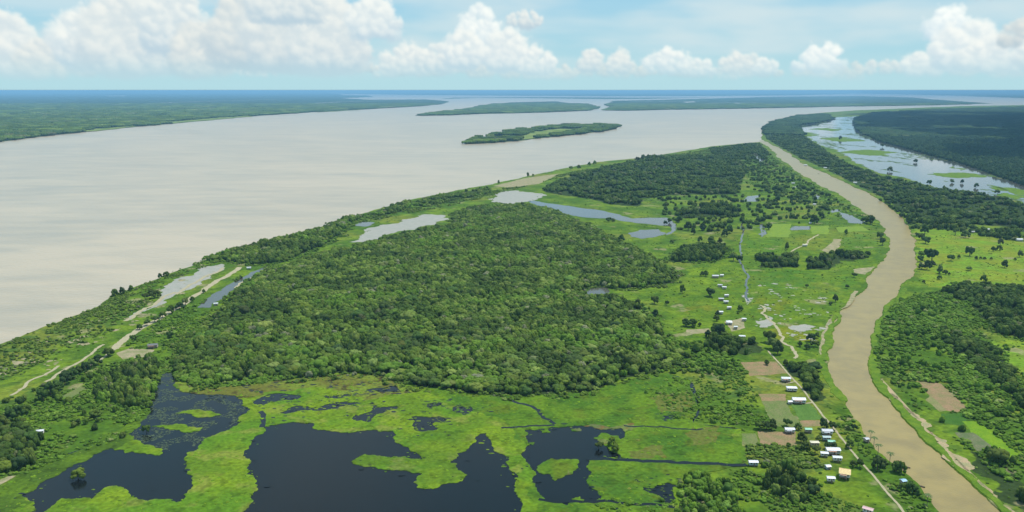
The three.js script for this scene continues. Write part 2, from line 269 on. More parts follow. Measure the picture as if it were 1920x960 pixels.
const lagoon = [[1549, 226], [1570, 220], [1606, 218], [1610, 244], [1645, 265], [1706, 281], [1750, 294], [1794, 305], [1859, 327], [1920, 349], [2200, 430], [2200, 470], [1920, 379], [1837, 364], [1750, 351], [1706, 336], [1662, 327], [1605, 303], [1585, 290], [1530, 266], [1500, 252], [1490, 238], [1525, 231]];
const lagoonIsles = [[[1515, 242], [1550, 240], [1580, 243], [1550, 246]], [[1540, 259], [1580, 257], [1620, 263], [1580, 266]], [[1580, 287], [1630, 281], [1670, 287], [1630, 292]], [[1740, 327], [1790, 324], [1850, 330], [1800, 334]], [[1785, 312], [1812, 317], [1806, 320]], [[1850, 346], [1920, 360], [1960, 368], [1900, 363]], [[1870, 367], [1890, 362], [1928, 369], [1900, 374]], [[1495, 246], [1530, 250], [1515, 256], [1500, 254]]];
const marsh = [[-300, 1000], [-150, 960], [0, 915], [40, 890], [100, 862], [165, 838], [232, 802], [246, 770], [262, 732], [282, 682], [338, 676], [354, 714], [400, 728], [470, 718], [560, 710], [640, 702], [700, 703], [740, 712], [790, 726], [870, 737], [940, 744], [1050, 740], [1120, 732], [1180, 712], [1250, 700], [1295, 715], [1310, 760], [1300, 795], [1390, 805], [1400, 865], [1330, 885], [1280, 900], [1270, 960], [1290, 1100], [1000, 1180], [300, 1180], [-300, 1150]];
const lakeHole = [[494, 800], [473, 825], [457, 850], [465, 875], [480, 900], [482, 920], [470, 945], [455, 960], [430, 1010], [450, 1110], [700, 1130], [960, 1110], [978, 1000], [976, 960], [971, 930], [966, 905], [955, 876], [955, 857], [943, 852], [922, 833], [911, 812], [899, 814], [891, 820], [888, 831], [879, 840], [857, 850], [856, 860], [843, 866], [857, 870], [876, 891], [867, 902], [847, 906], [822, 914], [782, 915], [782, 895], [792, 888], [763, 883], [730, 881], [705, 877], [662, 870], [659, 866], [684, 852], [713, 855], [747, 858], [772, 861], [792, 862], [772, 847], [751, 833], [738, 822], [736, 808], [713, 810], [701, 806], [676, 808], [647, 811], [605, 806], [586, 801], [588, 794], [559, 792], [520, 796]];
const marshHoles = [lakeHole,
  [[524, 775], [547, 763], [617, 757], [674, 754], [663, 759], [638, 763], [584, 769], [534, 777]],
  [[660, 786], [666, 778], [688, 774], [697, 766], [692, 757], [700, 756], [709, 763], [747, 763], [750, 766], [722, 773], [705, 778], [696, 788], [690, 793], [668, 790]],
  [[770, 782], [780, 780], [810, 782], [832, 783], [840, 788], [826, 794], [815, 792], [812, 797], [826, 803], [800, 809], [788, 810], [772, 798]],
  [[801, 758], [826, 755], [834, 762], [806, 767]], [[848, 764], [863, 760], [890, 764], [887, 771], [868, 777], [852, 773]],
  [[474, 756], [488, 746], [505, 740], [534, 738], [563, 741], [560, 748], [522, 752], [500, 758], [484, 763]],
  [[605, 743], [655, 739], [659, 743], [640, 747], [609, 746]], [[686, 731], [713, 727], [745, 725], [750, 733], [772, 737], [738, 736], [700, 736]],
  [[984, 806], [1035, 800], [1090, 798], [1165, 803], [1172, 815], [1160, 828], [1130, 832], [1150, 848], [1168, 860], [1103, 863], [1100, 900], [1105, 912], [1128, 930], [1120, 942], [1085, 937], [1065, 948], [1035, 942], [1015, 930], [1006, 915], [1004, 885], [990, 870], [978, 855], [990, 835], [985, 818]],
  [[1204, 914], [1230, 912], [1250, 905], [1270, 909], [1268, 935], [1252, 945], [1236, 930]], [[1243, 780], [1262, 778], [1266, 787], [1250, 788]],
  [[40, 930], [70, 912], [135, 875], [175, 852], [200, 842], [270, 850], [300, 854], [305, 843], [272, 835], [248, 826], [262, 800], [278, 770], [290, 740], [304, 702], [324, 696], [332, 716], [352, 736], [395, 741], [430, 741], [455, 750], [471, 767], [452, 780], [445, 798], [410, 813], [380, 832], [350, 850], [345, 860], [352, 885], [360, 905], [352, 922], [330, 943], [300, 937], [240, 925], [220, 912], [200, 914], [170, 937], [115, 935], [95, 952], [70, 985], [35, 985], [68, 955]],
];
const matIsles = [[[1007, 882], [1018, 867], [1035, 860], [1083, 862], [1082, 872], [1070, 890], [1055, 895], [1040, 902], [1032, 890], [1010, 886]], [[1012, 805], [1030, 804], [1032, 811], [1016, 812]], [[1070, 805], [1087, 803], [1090, 808], [1072, 809]], [[205, 838], [240, 836], [275, 839], [298, 845], [299, 850], [270, 847], [215, 842]], [[285, 800], [330, 795], [380, 802], [375, 808], [320, 806]], [[330, 775], [380, 770], [415, 778], [370, 783]], [[1072, 936], [1088, 932], [1092, 939], [1078, 942]], [[1113, 822], [1128, 812], [1160, 818], [1172, 840], [1155, 848], [1135, 835]], [[990, 832], [1002, 830], [1000, 835]]];
const creeks = [[[955, 748], [972, 757], [998, 763], [1010, 772], [1018, 783], [1040, 796]], [[940, 803], [985, 801], [1040, 798]], [[1100, 862], [1170, 863], [1240, 866], [1330, 870], [1400, 872]], [[1010, 937], [1090, 942], [1180, 946], [1265, 952]], [[488, 772], [493, 782], [491, 802]], [[1170, 799], [1240, 801], [1320, 805]], [[1010, 768], [1014, 778]]];

// ================================================================ SETTING
// ---- the wide silty river, out to the horizon
function silt(n, base, dark, seed, sx, sy) {
  const f = per((u, v) => fbm(u * sx + seed + 0.5 * noise(u * 9, v * 14), v * sy + seed * 3 + 1.6 * noise(u * 5 + 3, v * 9), 5)), g = per((u, v) => fbm(u * sx * 6 + seed, v * sy * 6 + 9, 6));
  return tiled(n, (u, v) => { const t = clamp(0.45 + 1.0 * f(u, v) + 1.0 * g(u, v)); return base.map((c, i) => mix(c, dark[i], t)); });
}
const ripple = tiled(512, (() => { const f = per((u, v) => fbm(u * 40, v * 64, 4)); return (u, v) => { const h = 0.5 + f(u, v); return [h, h, h]; }; })(), false);
const rippleOf = (rep) => { const t = ripple.clone(); t.repeat.set(rep, rep); t.needsUpdate = true; return t; };
const riverMat = water({ map: silt(2048, [0.405, 0.328, 0.215], [0.30, 0.258, 0.180], 2, 6, 17), roughness: 0.28, bumpMap: rippleOf(12), bumpScale: 0.35 });
const channelMat = water({ map: silt(512, [0.27, 0.212, 0.080], [0.215, 0.172, 0.072], 5, 6, 6), specularIntensity: 0.5, roughness: 0.3, bumpMap: rippleOf(6), bumpScale: 0.1 });
const E = 118000;
tag(put('river', slab([[-E, -E], [E, -E], [E, 3000], [-E, 3000]], 0, 0, world(5200)), riverMat), 'structure', 'broad pale silty river spreading to the far shore', 'river');
tag(put('side_channel', slab(P([[1424, 262], ...bankE.slice(1).map(([x, y]) => [x + 12, y]), ...bankW.slice().reverse().map(([x, y]) => [x - 12, y])], 0.1), 0.12, 0, world(420)), channelMat), 'structure', 'winding brown side channel between the pastures', 'river');

// ---- land cover of the flood plain: what grows or lies where, worked out in metres
const allWoods = Object.values(woods), allBrush = Object.values(brushes);
const pasture = prep([P([[1250, 540], [1420, 420], [1640, 440], [1640, 500], [1560, 600], [1500, 660], [1300, 640], [1230, 570]])])[0];
const pastureE = prep([P([[1715, 425], [1800, 425], [2100, 500], [2100, 570], [1900, 540], [1740, 540], [1720, 500]]), P([[1860, 640], [1930, 640], [2100, 700], [2100, 820], [1930, 740], [1890, 690]])]);
const tints = [[[1410, 508], [1490, 504], [1540, 512], [1520, 540], [1440, 545], 0.05, 0.125], [[1560, 520], [1618, 507], [1600, 538], [1562, 556], 0.06, 0.135], [[1440, 622], [1500, 602], [1535, 610], [1520, 638], [1470, 640], 0.15, 0.16], [[1298, 500], [1338, 498], [1330, 528], [1290, 533], 0.13, 0.2], [[1285, 577], [1338, 572], [1342, 583], [1300, 590], 0.13, 0.14], [[1402, 452], [1468, 449], [1465, 474], [1404, 476], 0.055, 0.13], [[1500, 440], [1540, 445], [1530, 470], [1495, 466], 0.13, 0.16], [[1580, 442], [1640, 440], [1645, 468], [1585, 470], 0.06, 0.13], [[1410, 555], [1480, 560], [1470, 590], [1415, 585], 0.12, 0.145]].map((t) => [Z(t.slice(0, -2)), ...t.slice(-2)]);
function cover(x, z, out) {
  const w = 9, wx = x + w * noise(x / 26, z / 26) + 3 * noise(x / 7, z / 7), wz = z + w * noise(x / 26 + 50, z / 26) + 3 * noise(x / 7 + 20, z / 7);
  const a = sstep(-0.22, 0.26, fbm(x / 60, z / 60, 4)), b = sstep(0.04, 0.3, fbm(x / 150 + 8, z / 150, 4)), c = sstep(-0.1, 0.3, fbm(x / 24 + 3, z / 24 + 7, 4)), e = sstep(0.1, 0.26, fbm(x / 17 + 33, z / 17 + 2, 4));
  let R = mix(0.052, 0.105, a), Gc = mix(0.108, 0.168, a), B = mix(0.006, 0.009, a);
  R = mix(R, 0.145, b * 0.7); Gc = mix(Gc, 0.162, b * 0.7); B = mix(B, 0.02, b * 0.7);
  R = mix(R, 0.04, e * 0.6); Gc = mix(Gc, 0.085, e * 0.6);
  if (inside(pasture, wx, wz)) { R = mix(R, mix(0.07, 0.125, c), 0.5); Gc = mix(Gc, mix(0.135, 0.185, c), 0.5); B = mix(B, 0.006, 0.5); }
  for (const [q, tr, tg] of tints) if (inside(q, wx + 9 * noise(x / 40, z / 40), wz + 18 * noise(x / 40 + 9, z / 40))) { const k = 0.75 * sstep(-0.3, 0.15, fbm(x / 20, z / 20 + 60, 3)); R = mix(R, tr, k); Gc = mix(Gc, tg, k); }
  if (inAny(pastureE, wx, wz)) { R = mix(0.115, 0.15, a); Gc = mix(0.185, 0.215, c); B = 0.012; }
  if (inAny(allBrush, wx, wz)) { R = mix(R, 0.045, c * 0.8); Gc = mix(Gc, 0.098, c * 0.8); }
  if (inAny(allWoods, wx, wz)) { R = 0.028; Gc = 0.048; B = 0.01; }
  const p = fbm(x / 45 + 70, z / 45 + 31, 5); if (p > 0.30) { const k = sstep(0.30, 0.42, p) * 0.7; R = mix(R, 0.22, k); Gc = mix(Gc, 0.20, k); B = mix(B, 0.10, k); }   // bare earth
  const f = 1 + 0.6 * fbm(x / 3.4, z / 3.4, 3) + 0.42 * fbm(x / 11, z / 11, 2);
  out[0] = R * f; out[1] = Gc * f; out[2] = (B + 0.002) * f;
}
function coverMap(x0, x1, z0, z1, n, paint = cover) {
  const d = new Uint8Array(n * n * 4), c = [0, 0, 0];
  for (let j = 0; j < n; j++) { const z = mix(z0, z1, (j + 0.5) / n); for (let i = 0; i < n; i++) { paint(mix(x0, x1, (i + 0.5) / n), z, c); const k = (j * n + i) * 4; d[k] = s8(c[0]); d[k + 1] = s8(c[1]); d[k + 2] = s8(c[2]); d[k + 3] = 255; } }
  const t = new THREE.DataTexture(d, n, n); t.magFilter = THREE.LinearFilter; t.minFilter = THREE.LinearMipmapLinearFilter; t.generateMipmaps = true; t.colorSpace = THREE.SRGBColorSpace; t.needsUpdate = true;
  return [t, (x, z) => [(x - x0) / (x1 - x0), (z - z0) / (z1 - z0)]];
}
const SPLIT = -1350;
const grassBump = tiled(512, (() => { const f = per((u, v) => fbm(u * 60, v * 60, 4)); return (u, v) => { const h = 0.5 + f(u, v); return [h, h, h]; }; })(), false);
const [nearMap, nearUV] = coverMap(-1100, 1100, SPLIT, -230, 2048), [farMap, farUV] = coverMap(-2200, 9000, -13500, SPLIT, 2048);
const bumpNear = grassBump.clone(); bumpNear.repeat.set(9, 5); bumpNear.needsUpdate = true;
const nearLand = matte({ map: nearMap, bumpMap: bumpNear, bumpScale: 0.5 }), farLand = matte({ map: farMap });
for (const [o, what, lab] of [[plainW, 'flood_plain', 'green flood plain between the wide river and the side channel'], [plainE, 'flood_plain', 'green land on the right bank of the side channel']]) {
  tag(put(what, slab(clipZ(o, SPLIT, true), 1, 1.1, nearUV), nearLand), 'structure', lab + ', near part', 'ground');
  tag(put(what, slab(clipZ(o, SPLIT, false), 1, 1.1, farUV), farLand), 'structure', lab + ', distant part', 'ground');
}

// ---- the far shores and islands, wooded to the horizon
const canopyMap = (() => { const f = per((u, v) => fbm(u * 7, v * 7, 5)), g = per((u, v) => fbm(u * 60, v * 60, 4)), h = per((u, v) => fbm(u * 3 + 5, v * 3 + 2, 4));
  return tiled(1024, (u, v) => { const t = clamp(0.5 + 1.3 * f(u, v)), s = 1 + 0.9 * g(u, v), k = sstep(0.18, 0.4, h(u, v)) * 0.5; return [mix(mix(0.018, 0.044, t), 0.10, k) * s, mix(mix(0.036, 0.075, t), 0.14, k) * s, mix(mix(0.010, 0.016, t), 0.028, k) * s]; }); })();
const canopyBump = (() => { const g = per((u, v) => fbm(u * 90, v * 90, 4)); return tiled(1024, (u, v) => { const q = 0.5 + g(u, v); return [q, q, q]; }, false); })();
const farWood = matte({ map: canopyMap, bumpMap: canopyBump, bumpScale: 16, roughness: 1 });
const farLands = [
  ['far_shore', 'wooded far bank at the left, edge of the wide river', [[-3000, 520], [-900, 350], [-300, 302], [0, 266], [100, 253], [250, 238], [400, 225], [500, 216], [560, 212], [700, 204], [780, 199.5], [828, 195], [842, 190], [800, 186.5], [690, 187], [640, 184], [700, 181.5], [690, 179], [640, 178.5], [640, 175.6], [600, 173.6], [0, 173.6], [-3000, 173.6]]],
  ['river_island', 'long low island with pale meadows alone in midstream', [[873, 270], [900, 259], [950, 248], [1000, 240], [1060, 235.5], [1110, 234], [1150, 234.5], [1160, 238], [1148, 243], [1100, 250], [1040, 256], [980, 263], [920, 268]]],
  ['river_island', 'dark wooded island with a thin tail, left of the far group', [[780, 217], [830, 210], [880, 205], [905, 198], [960, 192], [1040, 190], [1060, 192.5], [1100, 196], [1116, 203], [1100, 207.5], [1060, 209], [1000, 211.5], [900, 213.5], [840, 216]]],
  ['river_island', 'broad wooded island reaching right beyond the side channel mouth', [[1138, 207], [1150, 203], [1140, 197], [1150, 189], [1250, 187], [1340, 184.5], [1450, 181.5], [1600, 180], [1700, 182.5], [1760, 187], [1800, 190], [1860, 194], [1780, 196.5], [1600, 199.5], [1400, 203.5], [1250, 205.5], [1180, 207.5]]],
  ['far_shore', 'thin dark wooded strip before the horizon, middle', [[830, 185.5], [900, 183.5], [1000, 184], [1130, 185.6], [1200, 185.4], [1330, 183], [1200, 183.2], [1000, 182.2], [850, 183.2]]],
  ['far_shore', 'wooded land on the horizon behind the middle islands', [[640, 175.6], [760, 177.5], [900, 179], [1150, 180.5], [1300, 180.2], [1500, 178.6], [1590, 175.8], [1600, 175.2], [1500, 173.6], [640, 173.6]]],
  ['far_shore', 'wooded land on the horizon at the right beyond the pale reach', [[1620, 175], [1700, 177], [1800, 179.5], [1920, 184], [2500, 191], [4800, 210], [4800, 173.6], [1560, 173.6]]],
  ['far_shore', 'farthest wooded rim right under the sky', [[-4000, 173.5], [5600, 173.5], [5600, 171.4], [-4000, 171.4]]],
].map(([n, l, o], i) => { const w = ragged(P(o), i > 6 ? 0 : 0.09, 60 + i, 6); tag(put(n, slab(w, 2.5, 3, world(2600)), farWood), 'structure', l, 'land'); return prep([w])[0]; });

const farMeadow = matte({ map: tiled(256, (() => { const f = per((u, v) => fbm(u * 8, v * 8, 5)); return (u, v) => { const t = clamp(0.5 + 1.5 * f(u, v)); return [mix(0.08, 0.20, t), mix(0.14, 0.23, t), mix(0.02, 0.06, t)]; }; })()) });
[[[960, 259], [1000, 247], [1045, 241], [1090, 243], [1060, 250], [1030, 254], [985, 261]], [[1100, 243], [1140, 238], [1152, 239], [1130, 243]], [[300, 229], [380, 223], [470, 216], [475, 218], [400, 224.4], [320, 232]], [[150, 245], [250, 235.5], [260, 236.4], [160, 247]], [[40, 236], [120, 230], [150, 231.5], [70, 238]], [[230, 216], [330, 211], [350, 212.4], [260, 218]], [[420, 203], [520, 199], [530, 200], [440, 204.6]], [[60, 212], [160, 208], [170, 209], [80, 213.4]], [[590, 209.6], [690, 203.6], [692, 204.3], [600, 210.6]], [[840, 211], [890, 205.5], [900, 206.5], [850, 212]], [[1150, 205], [1240, 200], [1250, 203], [1180, 206.5]], [[1570, 214], [1700, 206], [1720, 207], [1606, 216]]].forEach((l, i) => tag(put('meadow', slab(ragged(P(l, 2.6), 0.16, 180 + i, 5), 2.62, 0, world(700)), farMeadow), 'structure'));
[[[-200, 272], [0, 255], [60, 250.5], [110, 247], [60, 252.4], [0, 257.5], [-200, 276]], [[200, 179.6], [235, 179.4], [236, 180.1], [202, 180.3]], [[1280, 191], [1300, 190], [1305, 191.6], [1285, 192.3]], [[1375, 194], [1384, 193], [1386, 194.3]]].forEach((l, i) => tag(put('far_backwater', slab(ragged(P(l, 2.6), 0.12, 190 + i, 5), 2.66, 0, world(700)), riverMat), 'structure'));
[[[[1160, 199], [1240, 196], [1330, 193.6], [1420, 192]], 70], [[[1180, 191.5], [1260, 190], [1330, 189.5]], 90], [[[1500, 190], [1600, 189], [1680, 190]], 80], [[[930, 203], [980, 199], [1030, 197]], 50], [[[560, 196], [640, 191], [720, 189], [790, 190]], 70], [[[300, 193], [420, 189], [520, 186.5]], 70], [[[700, 179], [900, 178.6], [1100, 178.4]], 260], [[[1150, 177.4], [1300, 177], [1450, 176.6]], 260]].forEach(([l, w], i) => tag(put('far_backwater', slab(ribbon(l, w, 480 + i, 0.07), 2.67 + 0.01 * i, 0, world(5200)), riverMat), 'structure'));
const farMeadowZones = prep([[[960, 259], [1000, 247], [1045, 241], [1090, 243], [1060, 250], [1030, 254], [985, 261]], [[1100, 243], [1140, 238], [1152, 239], [1130, 243]], [[300, 229], [380, 223], [470, 216], [475, 218], [400, 224.4], [320, 232]], [[150, 245], [250, 235.5], [260, 236.4], [160, 247]], [[-200, 272], [0, 255], [60, 250.5], [110, 247], [60, 252.4], [0, 257.5], [-200, 276]]].map((l) => P(l, 2.6)));
// ---- soils, mud and shallow water on the plain
const soilTex = (a, b, rows) => tiled(256, (() => { const f = per((u, v) => fbm(u * 7, v * 7, 6)), g = per((u, v) => fbm(u * 50, v * 50, 3)); return (u, v) => { const t = clamp(0.5 + 1.6 * f(u, v) + (rows ? 0.18 * Math.sin(u * Math.PI * 2 * rows) : 0)), s = 1 + 0.5 * g(u, v); return a.map((c, i) => mix(c, b[i], t) * s); }; })());
const soilMat = {
  clay: matte({ map: soilTex([0.246, 0.164, 0.090], [0.172, 0.156, 0.066], 0) }), fallow: matte({ map: soilTex([0.139, 0.164, 0.049], [0.197, 0.180, 0.082], 0) }), sand: matte({ map: soilTex([0.295, 0.246, 0.156], [0.180, 0.189, 0.082], 0) }),
  olive: matte({ map: soilTex([0.139, 0.156, 0.057], [0.107, 0.148, 0.041], 12) }), crop: matte({ map: soilTex([0.066, 0.131, 0.025], [0.082, 0.156, 0.029], 12) }), darkgrass: matte({ map: soilTex([0.037, 0.098, 0.012], [0.049, 0.115, 0.016], 0) }),
  lime: matte({ map: soilTex([0.139, 0.230, 0.012], [0.098, 0.197, 0.012], 0) }), greyfield: matte({ map: soilTex([0.090, 0.123, 0.049], [0.131, 0.139, 0.074], 0) }), pale: matte({ map: soilTex([0.156, 0.230, 0.025], [0.123, 0.197, 0.025], 0) }),
  mud: matte({ map: soilTex([0.295, 0.271, 0.221], [0.238, 0.238, 0.180], 0), roughness: 0.45, specularIntensity: 0.8 }), path: matte({ map: soilTex([0.344, 0.303, 0.197], [0.295, 0.271, 0.164], 0) }),
};
soilList.forEach(([k, l], i) => tag(put('field', slab(ragged(P(l), 0.05, 200 + i), 1.06 + 0.004 * (i % 5), 0, world(60)), soilMat[k]), 'structure'));
mudList.forEach((l, i) => tag(put('mud_flat', slab(ragged(P(l), 0.22, 260 + i), 1.1, 0, world(80)), soilMat.mud), 'structure'));
const pondMat = water({ color: lin(0.07, 0.07, 0.055), roughness: 0.05, bumpMap: rippleOf(4), bumpScale: 0.015 });
const lakeMat = water({ color: lin(0.006, 0.008, 0.008), roughness: 0.08, specularIntensity: 0.5, bumpMap: rippleOf(5), bumpScale: 0.02 });
const lagoonMat = water({ color: lin(0.08, 0.08, 0.065), roughness: 0.04, bumpMap: rippleOf(5), bumpScale: 0.012 });
pondList.forEach((l, i) => tag(put('pond', slab(ragged(P(l), 0.12, 300 + i), 1.13, 0, world(120)), pondMat), 'structure'));
tag(put('lagoon', slab(ragged(P(lagoon), 0.14, 330), 1.13, 0, world(300)), lagoonMat), 'structure');
tag(put('lake', slab(ragged(P(marsh), 0.06, 331), 1.1, 0, world(160)), lakeMat), 'structure');
const greenZone = Z([[800, 733], [1300, 690], [1420, 870], [1280, 900], [1270, 960], [1290, 1100], [1000, 1200], [1000, 960], [1000, 880], [985, 830], [950, 795], [880, 765]]), wetZone = Z([[320, 715], [560, 700], [700, 695], [780, 735], [690, 748], [590, 728], [520, 735], [440, 750], [400, 760]]), brownZones = prep([P([[1288, 804], [1345, 801], [1352, 832], [1300, 838]]), P([[1225, 745], [1290, 738], [1300, 770], [1240, 775]]), P([[1180, 842], [1240, 835], [1250, 858], [1190, 858]])]), redZones = prep([P([[1060, 803], [1180, 795], [1190, 812], [1120, 812]]), P([[1062, 885], [1098, 890], [1100, 903], [1070, 900]]), P([[1085, 818], [1110, 822], [1135, 830], [1110, 836]])]), scrubZone = Z([[-300, 1000], [-150, 950], [0, 905], [100, 855], [232, 795], [246, 765], [262, 725], [282, 672], [345, 670], [360, 722], [330, 735], [300, 720], [292, 775], [270, 812], [215, 842], [150, 872], [70, 922], [30, 960], [-100, 1010]]), dimZone = Z([[640, 862], [720, 850], [810, 800], [890, 815], [880, 845], [880, 895], [790, 915], [780, 890]]);
function meadow(x, z, out) {
  const wx = x + 7 * noise(x / 20, z / 20) + 3 * noise(x / 6, z / 6), wz = z + 7 * noise(x / 20 + 50, z / 20) + 3 * noise(x / 6 + 20, z / 6), a = sstep(-0.3, 0.35, fbm(x / 34, z / 34, 4)), b = sstep(0.05, 0.4, fbm(x / 22 + 9, z / 22, 4)), c = sstep(0.12, 0.3, fbm(x / 9 + 5, z / 9, 3));
  const lush = sstep(-0.05, 0.3, fbm(x / 55 + 40, z / 55 + 3, 4)); let R = mix(mix(0.086, 0.136, a), 0.075, lush * 0.8), G_ = mix(mix(0.155, 0.208, a), 0.165, lush * 0.8), B = 0.008;
  R = mix(R, 0.18, b * 0.6); G_ = mix(G_, 0.195, b * 0.6); B = mix(B, 0.035, b * 0.6);
  if (inside(greenZone, wx, wz)) { R = mix(0.048, 0.092, a); G_ = mix(0.112, 0.165, a); B = 0.008; R = mix(R, 0.09, b * 0.6); G_ = mix(G_, 0.12, b * 0.6); }
  if (inside(scrubZone, wx, wz)) { R = mix(0.05, 0.085, a); G_ = mix(0.095, 0.15, a); B = 0.008; }
  if (inside(dimZone, wx, wz)) { R *= 0.82; G_ *= 0.86; }
  if (inside(wetZone, wx, wz)) { R = mix(0.11, 0.13, a); G_ = mix(0.115, 0.18, a); B = 0.018; R = mix(R, 0.085, c); G_ = mix(G_, 0.075, c); }
  if (inAny(brownZones, wx, wz)) { R = mix(0.10, 0.15, c); G_ = mix(0.12, 0.14, c); B = 0.02; }
  if (inAny(redZones, wx, wz)) { R = mix(R, 0.19, c * 0.6 + 0.3); G_ = mix(G_, 0.12, c * 0.6 + 0.3); B = 0.035; }
  const f = 0.95 * (1 - 0.3 * c) * (1 + 0.6 * fbm(x / 3, z / 3, 3));
  out[0] = R * f; out[1] = G_ * f; out[2] = (B + 0.002) * f;
}
const [meadowMap, meadowUV] = coverMap(-620, 560, -960, -330, 2048, meadow);
const meadowMat = matte({ map: meadowMap, bumpMap: (() => { const t = grassBump.clone(); t.repeat.set(6, 3); t.needsUpdate = true; return t; })(), bumpScale: 0.4 });
const bankGrass = matte({ map: soilTex([0.065, 0.13, 0.010], [0.11, 0.175, 0.014], 0), roughness: 0.95 });
const marshW = P(marsh);
tag(put('floating_meadow', slab(ragged(marshW, 0.06, 332).map((p) => [p[0] * 1.0, p[1]]), 1.42, 0.3, meadowUV, marshHoles.map((h, i) => ragged(P(h), 0.2, 340 + i, 1))), meadowMat), 'stuff', 'lime green floating grass meadow around the dark lake', 'water plants');
matIsles.forEach((l, i) => tag(put('floating_meadow', slab(ragged(P(l), 0.22, 380 + i), 1.4, 0.28, meadowUV), meadowMat), 'stuff', 'small raft of lime green floating grass on dark water', 'water plants', 'floating grass rafts'));
lagoonIsles.forEach((l, i) => tag(put('floating_meadow', slab(ragged(P(l), 0.32, 400 + i), 1.4, 0.26, world(90)), bankGrass), 'stuff', 'green grass bank in the flooded lagoon', 'water plants', 'grass banks of the lagoon'));
// loose scraps of floating plants off the meadow's edge, and puddles between the plants
function scraps(n, seed, pick, size, y, drop, uvOf, deep = 1) {
  const r = rng(seed), gs = [];
  for (let i = 0; i < n; i++) { const p = pick(r); if (!p) continue; const k = 5 + Math.floor(r() * 4), s = size[0] + (size[1] - size[0]) * r() * r(), st = 0.5 + r() * 0.5, ring = []; for (let j = 0; j < k; j++) { const a = j / k * 6.283, q = s * (0.55 + 0.7 * r()); ring.push([p[0] + Math.cos(a) * q * 1.5, p[1] + Math.sin(a) * q * st * deep]); } gs.push(slab(ring, y + 0.002 * (i % 9), drop, uvOf)); }
  return mergeGeometries(gs);
}
const holeRings = marshHoles.map((h) => ragged(P(h), 0.1, 5, 4)), holeZones = prep(marshHoles.map((h) => P(h))), nearHole = (spread) => (r) => { const h = holeRings[Math.floor(Math.pow(r(), 1.3) * holeRings.length)], p = h[Math.floor(r() * h.length)]; return [p[0] + (r() + r() - 1) * spread, p[1] + (r() + r() - 1) * spread]; };
const drowned = Z([[280, 760], [300, 695], [345, 700], [350, 735], [440, 742], [465, 760], [450, 790], [400, 815], [340, 850], [240, 830]]), inZone = (q, keep) => (r) => { const x = mix(q.x0, q.x1, r()), z = mix(q.z0, q.z1, r()); return inside(q, x, z) && noise(x / 14, z / 14) > keep ? [x, z] : null; };
tag(put('floating_plants', scraps(900, 81, (r) => { const p = nearHole(9)(r); return inAny(holeZones, p[0], p[1]) ? p : null; }, [0.3, 1.8], 1.2, 0.08, meadowUV), meadowMat), 'stuff', 'loose scraps of floating plants along the dark water edges', 'water plants');
tag(put('drowned_plants', scraps(14000, 82, inZone(drowned, -0.02), [0.18, 0.95], 1.17, 0.05, world(25)), mat({ color: lin(0.05, 0.075, 0.03), roughness: 0.9 })), 'stuff', 'half drowned dark plants in the shallows of the left pond', 'water plants');
const lagoonZone = Z([...lagoon.slice(0, 10), [1970, 366], [1970, 394], ...lagoon.slice(12)]);
tag(put('flooded_grass', scraps(60000, 85, (r) => { const p = inZone(lagoonZone, -2)(r); return p && fbm(p[0] / 130, p[1] / 420, 3) > 0.13 ? p : null; }, [1.5, 8], 1.22, 0.05, world(90), 4), matte({ map: soilTex([0.05, 0.09, 0.02], [0.08, 0.125, 0.025], 0) })), 'stuff', 'drowned grass showing in streaks through the blue lagoon', 'water plants');
tag(put('wet_mud', scraps(520, 86, (r) => { const p = inZone(Z([[1395, 535], [1480, 530], [1560, 560], [1555, 640], [1500, 640], [1420, 615]]), -2)(r); return p && fbm(p[0] / 30 + 4, p[1] / 50, 3) > 0.1 ? p : null; }, [0.8, 4], 1.09, 0, world(80), 1.6), soilMat.mud), 'stuff', 'patches of wet grey mud on the middle pasture', 'mud');
tag(put('wet_mud', scraps(700, 87, (r) => { const p = inZone(Z([[0, 700], [100, 625], [260, 560], [380, 495], [420, 500], [300, 580], [180, 650], [40, 730]]), -2)(r); return p && fbm(p[0] / 26 + 9, p[1] / 40, 3) > 0.08 ? p : null; }, [0.8, 4.5], 1.088, 0, world(80), 1.6), soilMat.sand), 'stuff', 'patches of bare sand along the wide river shore', 'sand');
tag(put('puddle', scraps(420, 83, nearHole(16), [0.4, 2.2], 1.45, 0, world(60)), lakeMat), 'stuff', 'dark puddles between the floating plants', 'puddles');
tag(put('puddle', scraps(900, 84, inZone(wetZone, 0.12), [0.6, 2.6], 1.48, 0, world(60)), lakeMat), 'stuff', 'dark puddles in the olive wet strip before the forest', 'puddles');
function ribbon(line, width, seed, wob = 0.1) {
  const c = ragged(P(line), wob, seed, 4, false), L = [], R = [];
  for (let i = 0; i < c.length; i++) { const a = c[Math.max(0, i - 1)], b = c[Math.min(c.length - 1, i + 1)], n = Math.hypot(b[0] - a[0], b[1] - a[1]) || 1, w = width / 2 * (1 + 0.35 * noise(i * 0.4, seed)); L.push([c[i][0] - (b[1] - a[1]) / n * w, c[i][1] + (b[0] - a[0]) / n * w]); R.push([c[i][0] + (b[1] - a[1]) / n * w, c[i][1] - (b[0] - a[0]) / n * w]); }
  return [...L, ...R.reverse()];
}
creeks.forEach((l, i) => tag(put('creek', slab(ribbon(l, [3.2, 2.6, 4.2, 3, 4, 2, 3][i], 420 + i), 1.46 + 0.004 * i, 0, world(100)), lakeMat), 'structure'));
[[[[1392, 418], [1391, 450], [1391, 482], [1397, 510], [1398, 535], [1403, 565]], 3], [[[1385, 428], [1440, 427]], 2.5], [[[1428, 444], [1426, 425]], 3]].forEach(([l, w], i) => tag(put('ditch', slab(ribbon(l, w, 460 + i, 0.06), 1.14, 0, world(100)), pondMat), 'structure'));
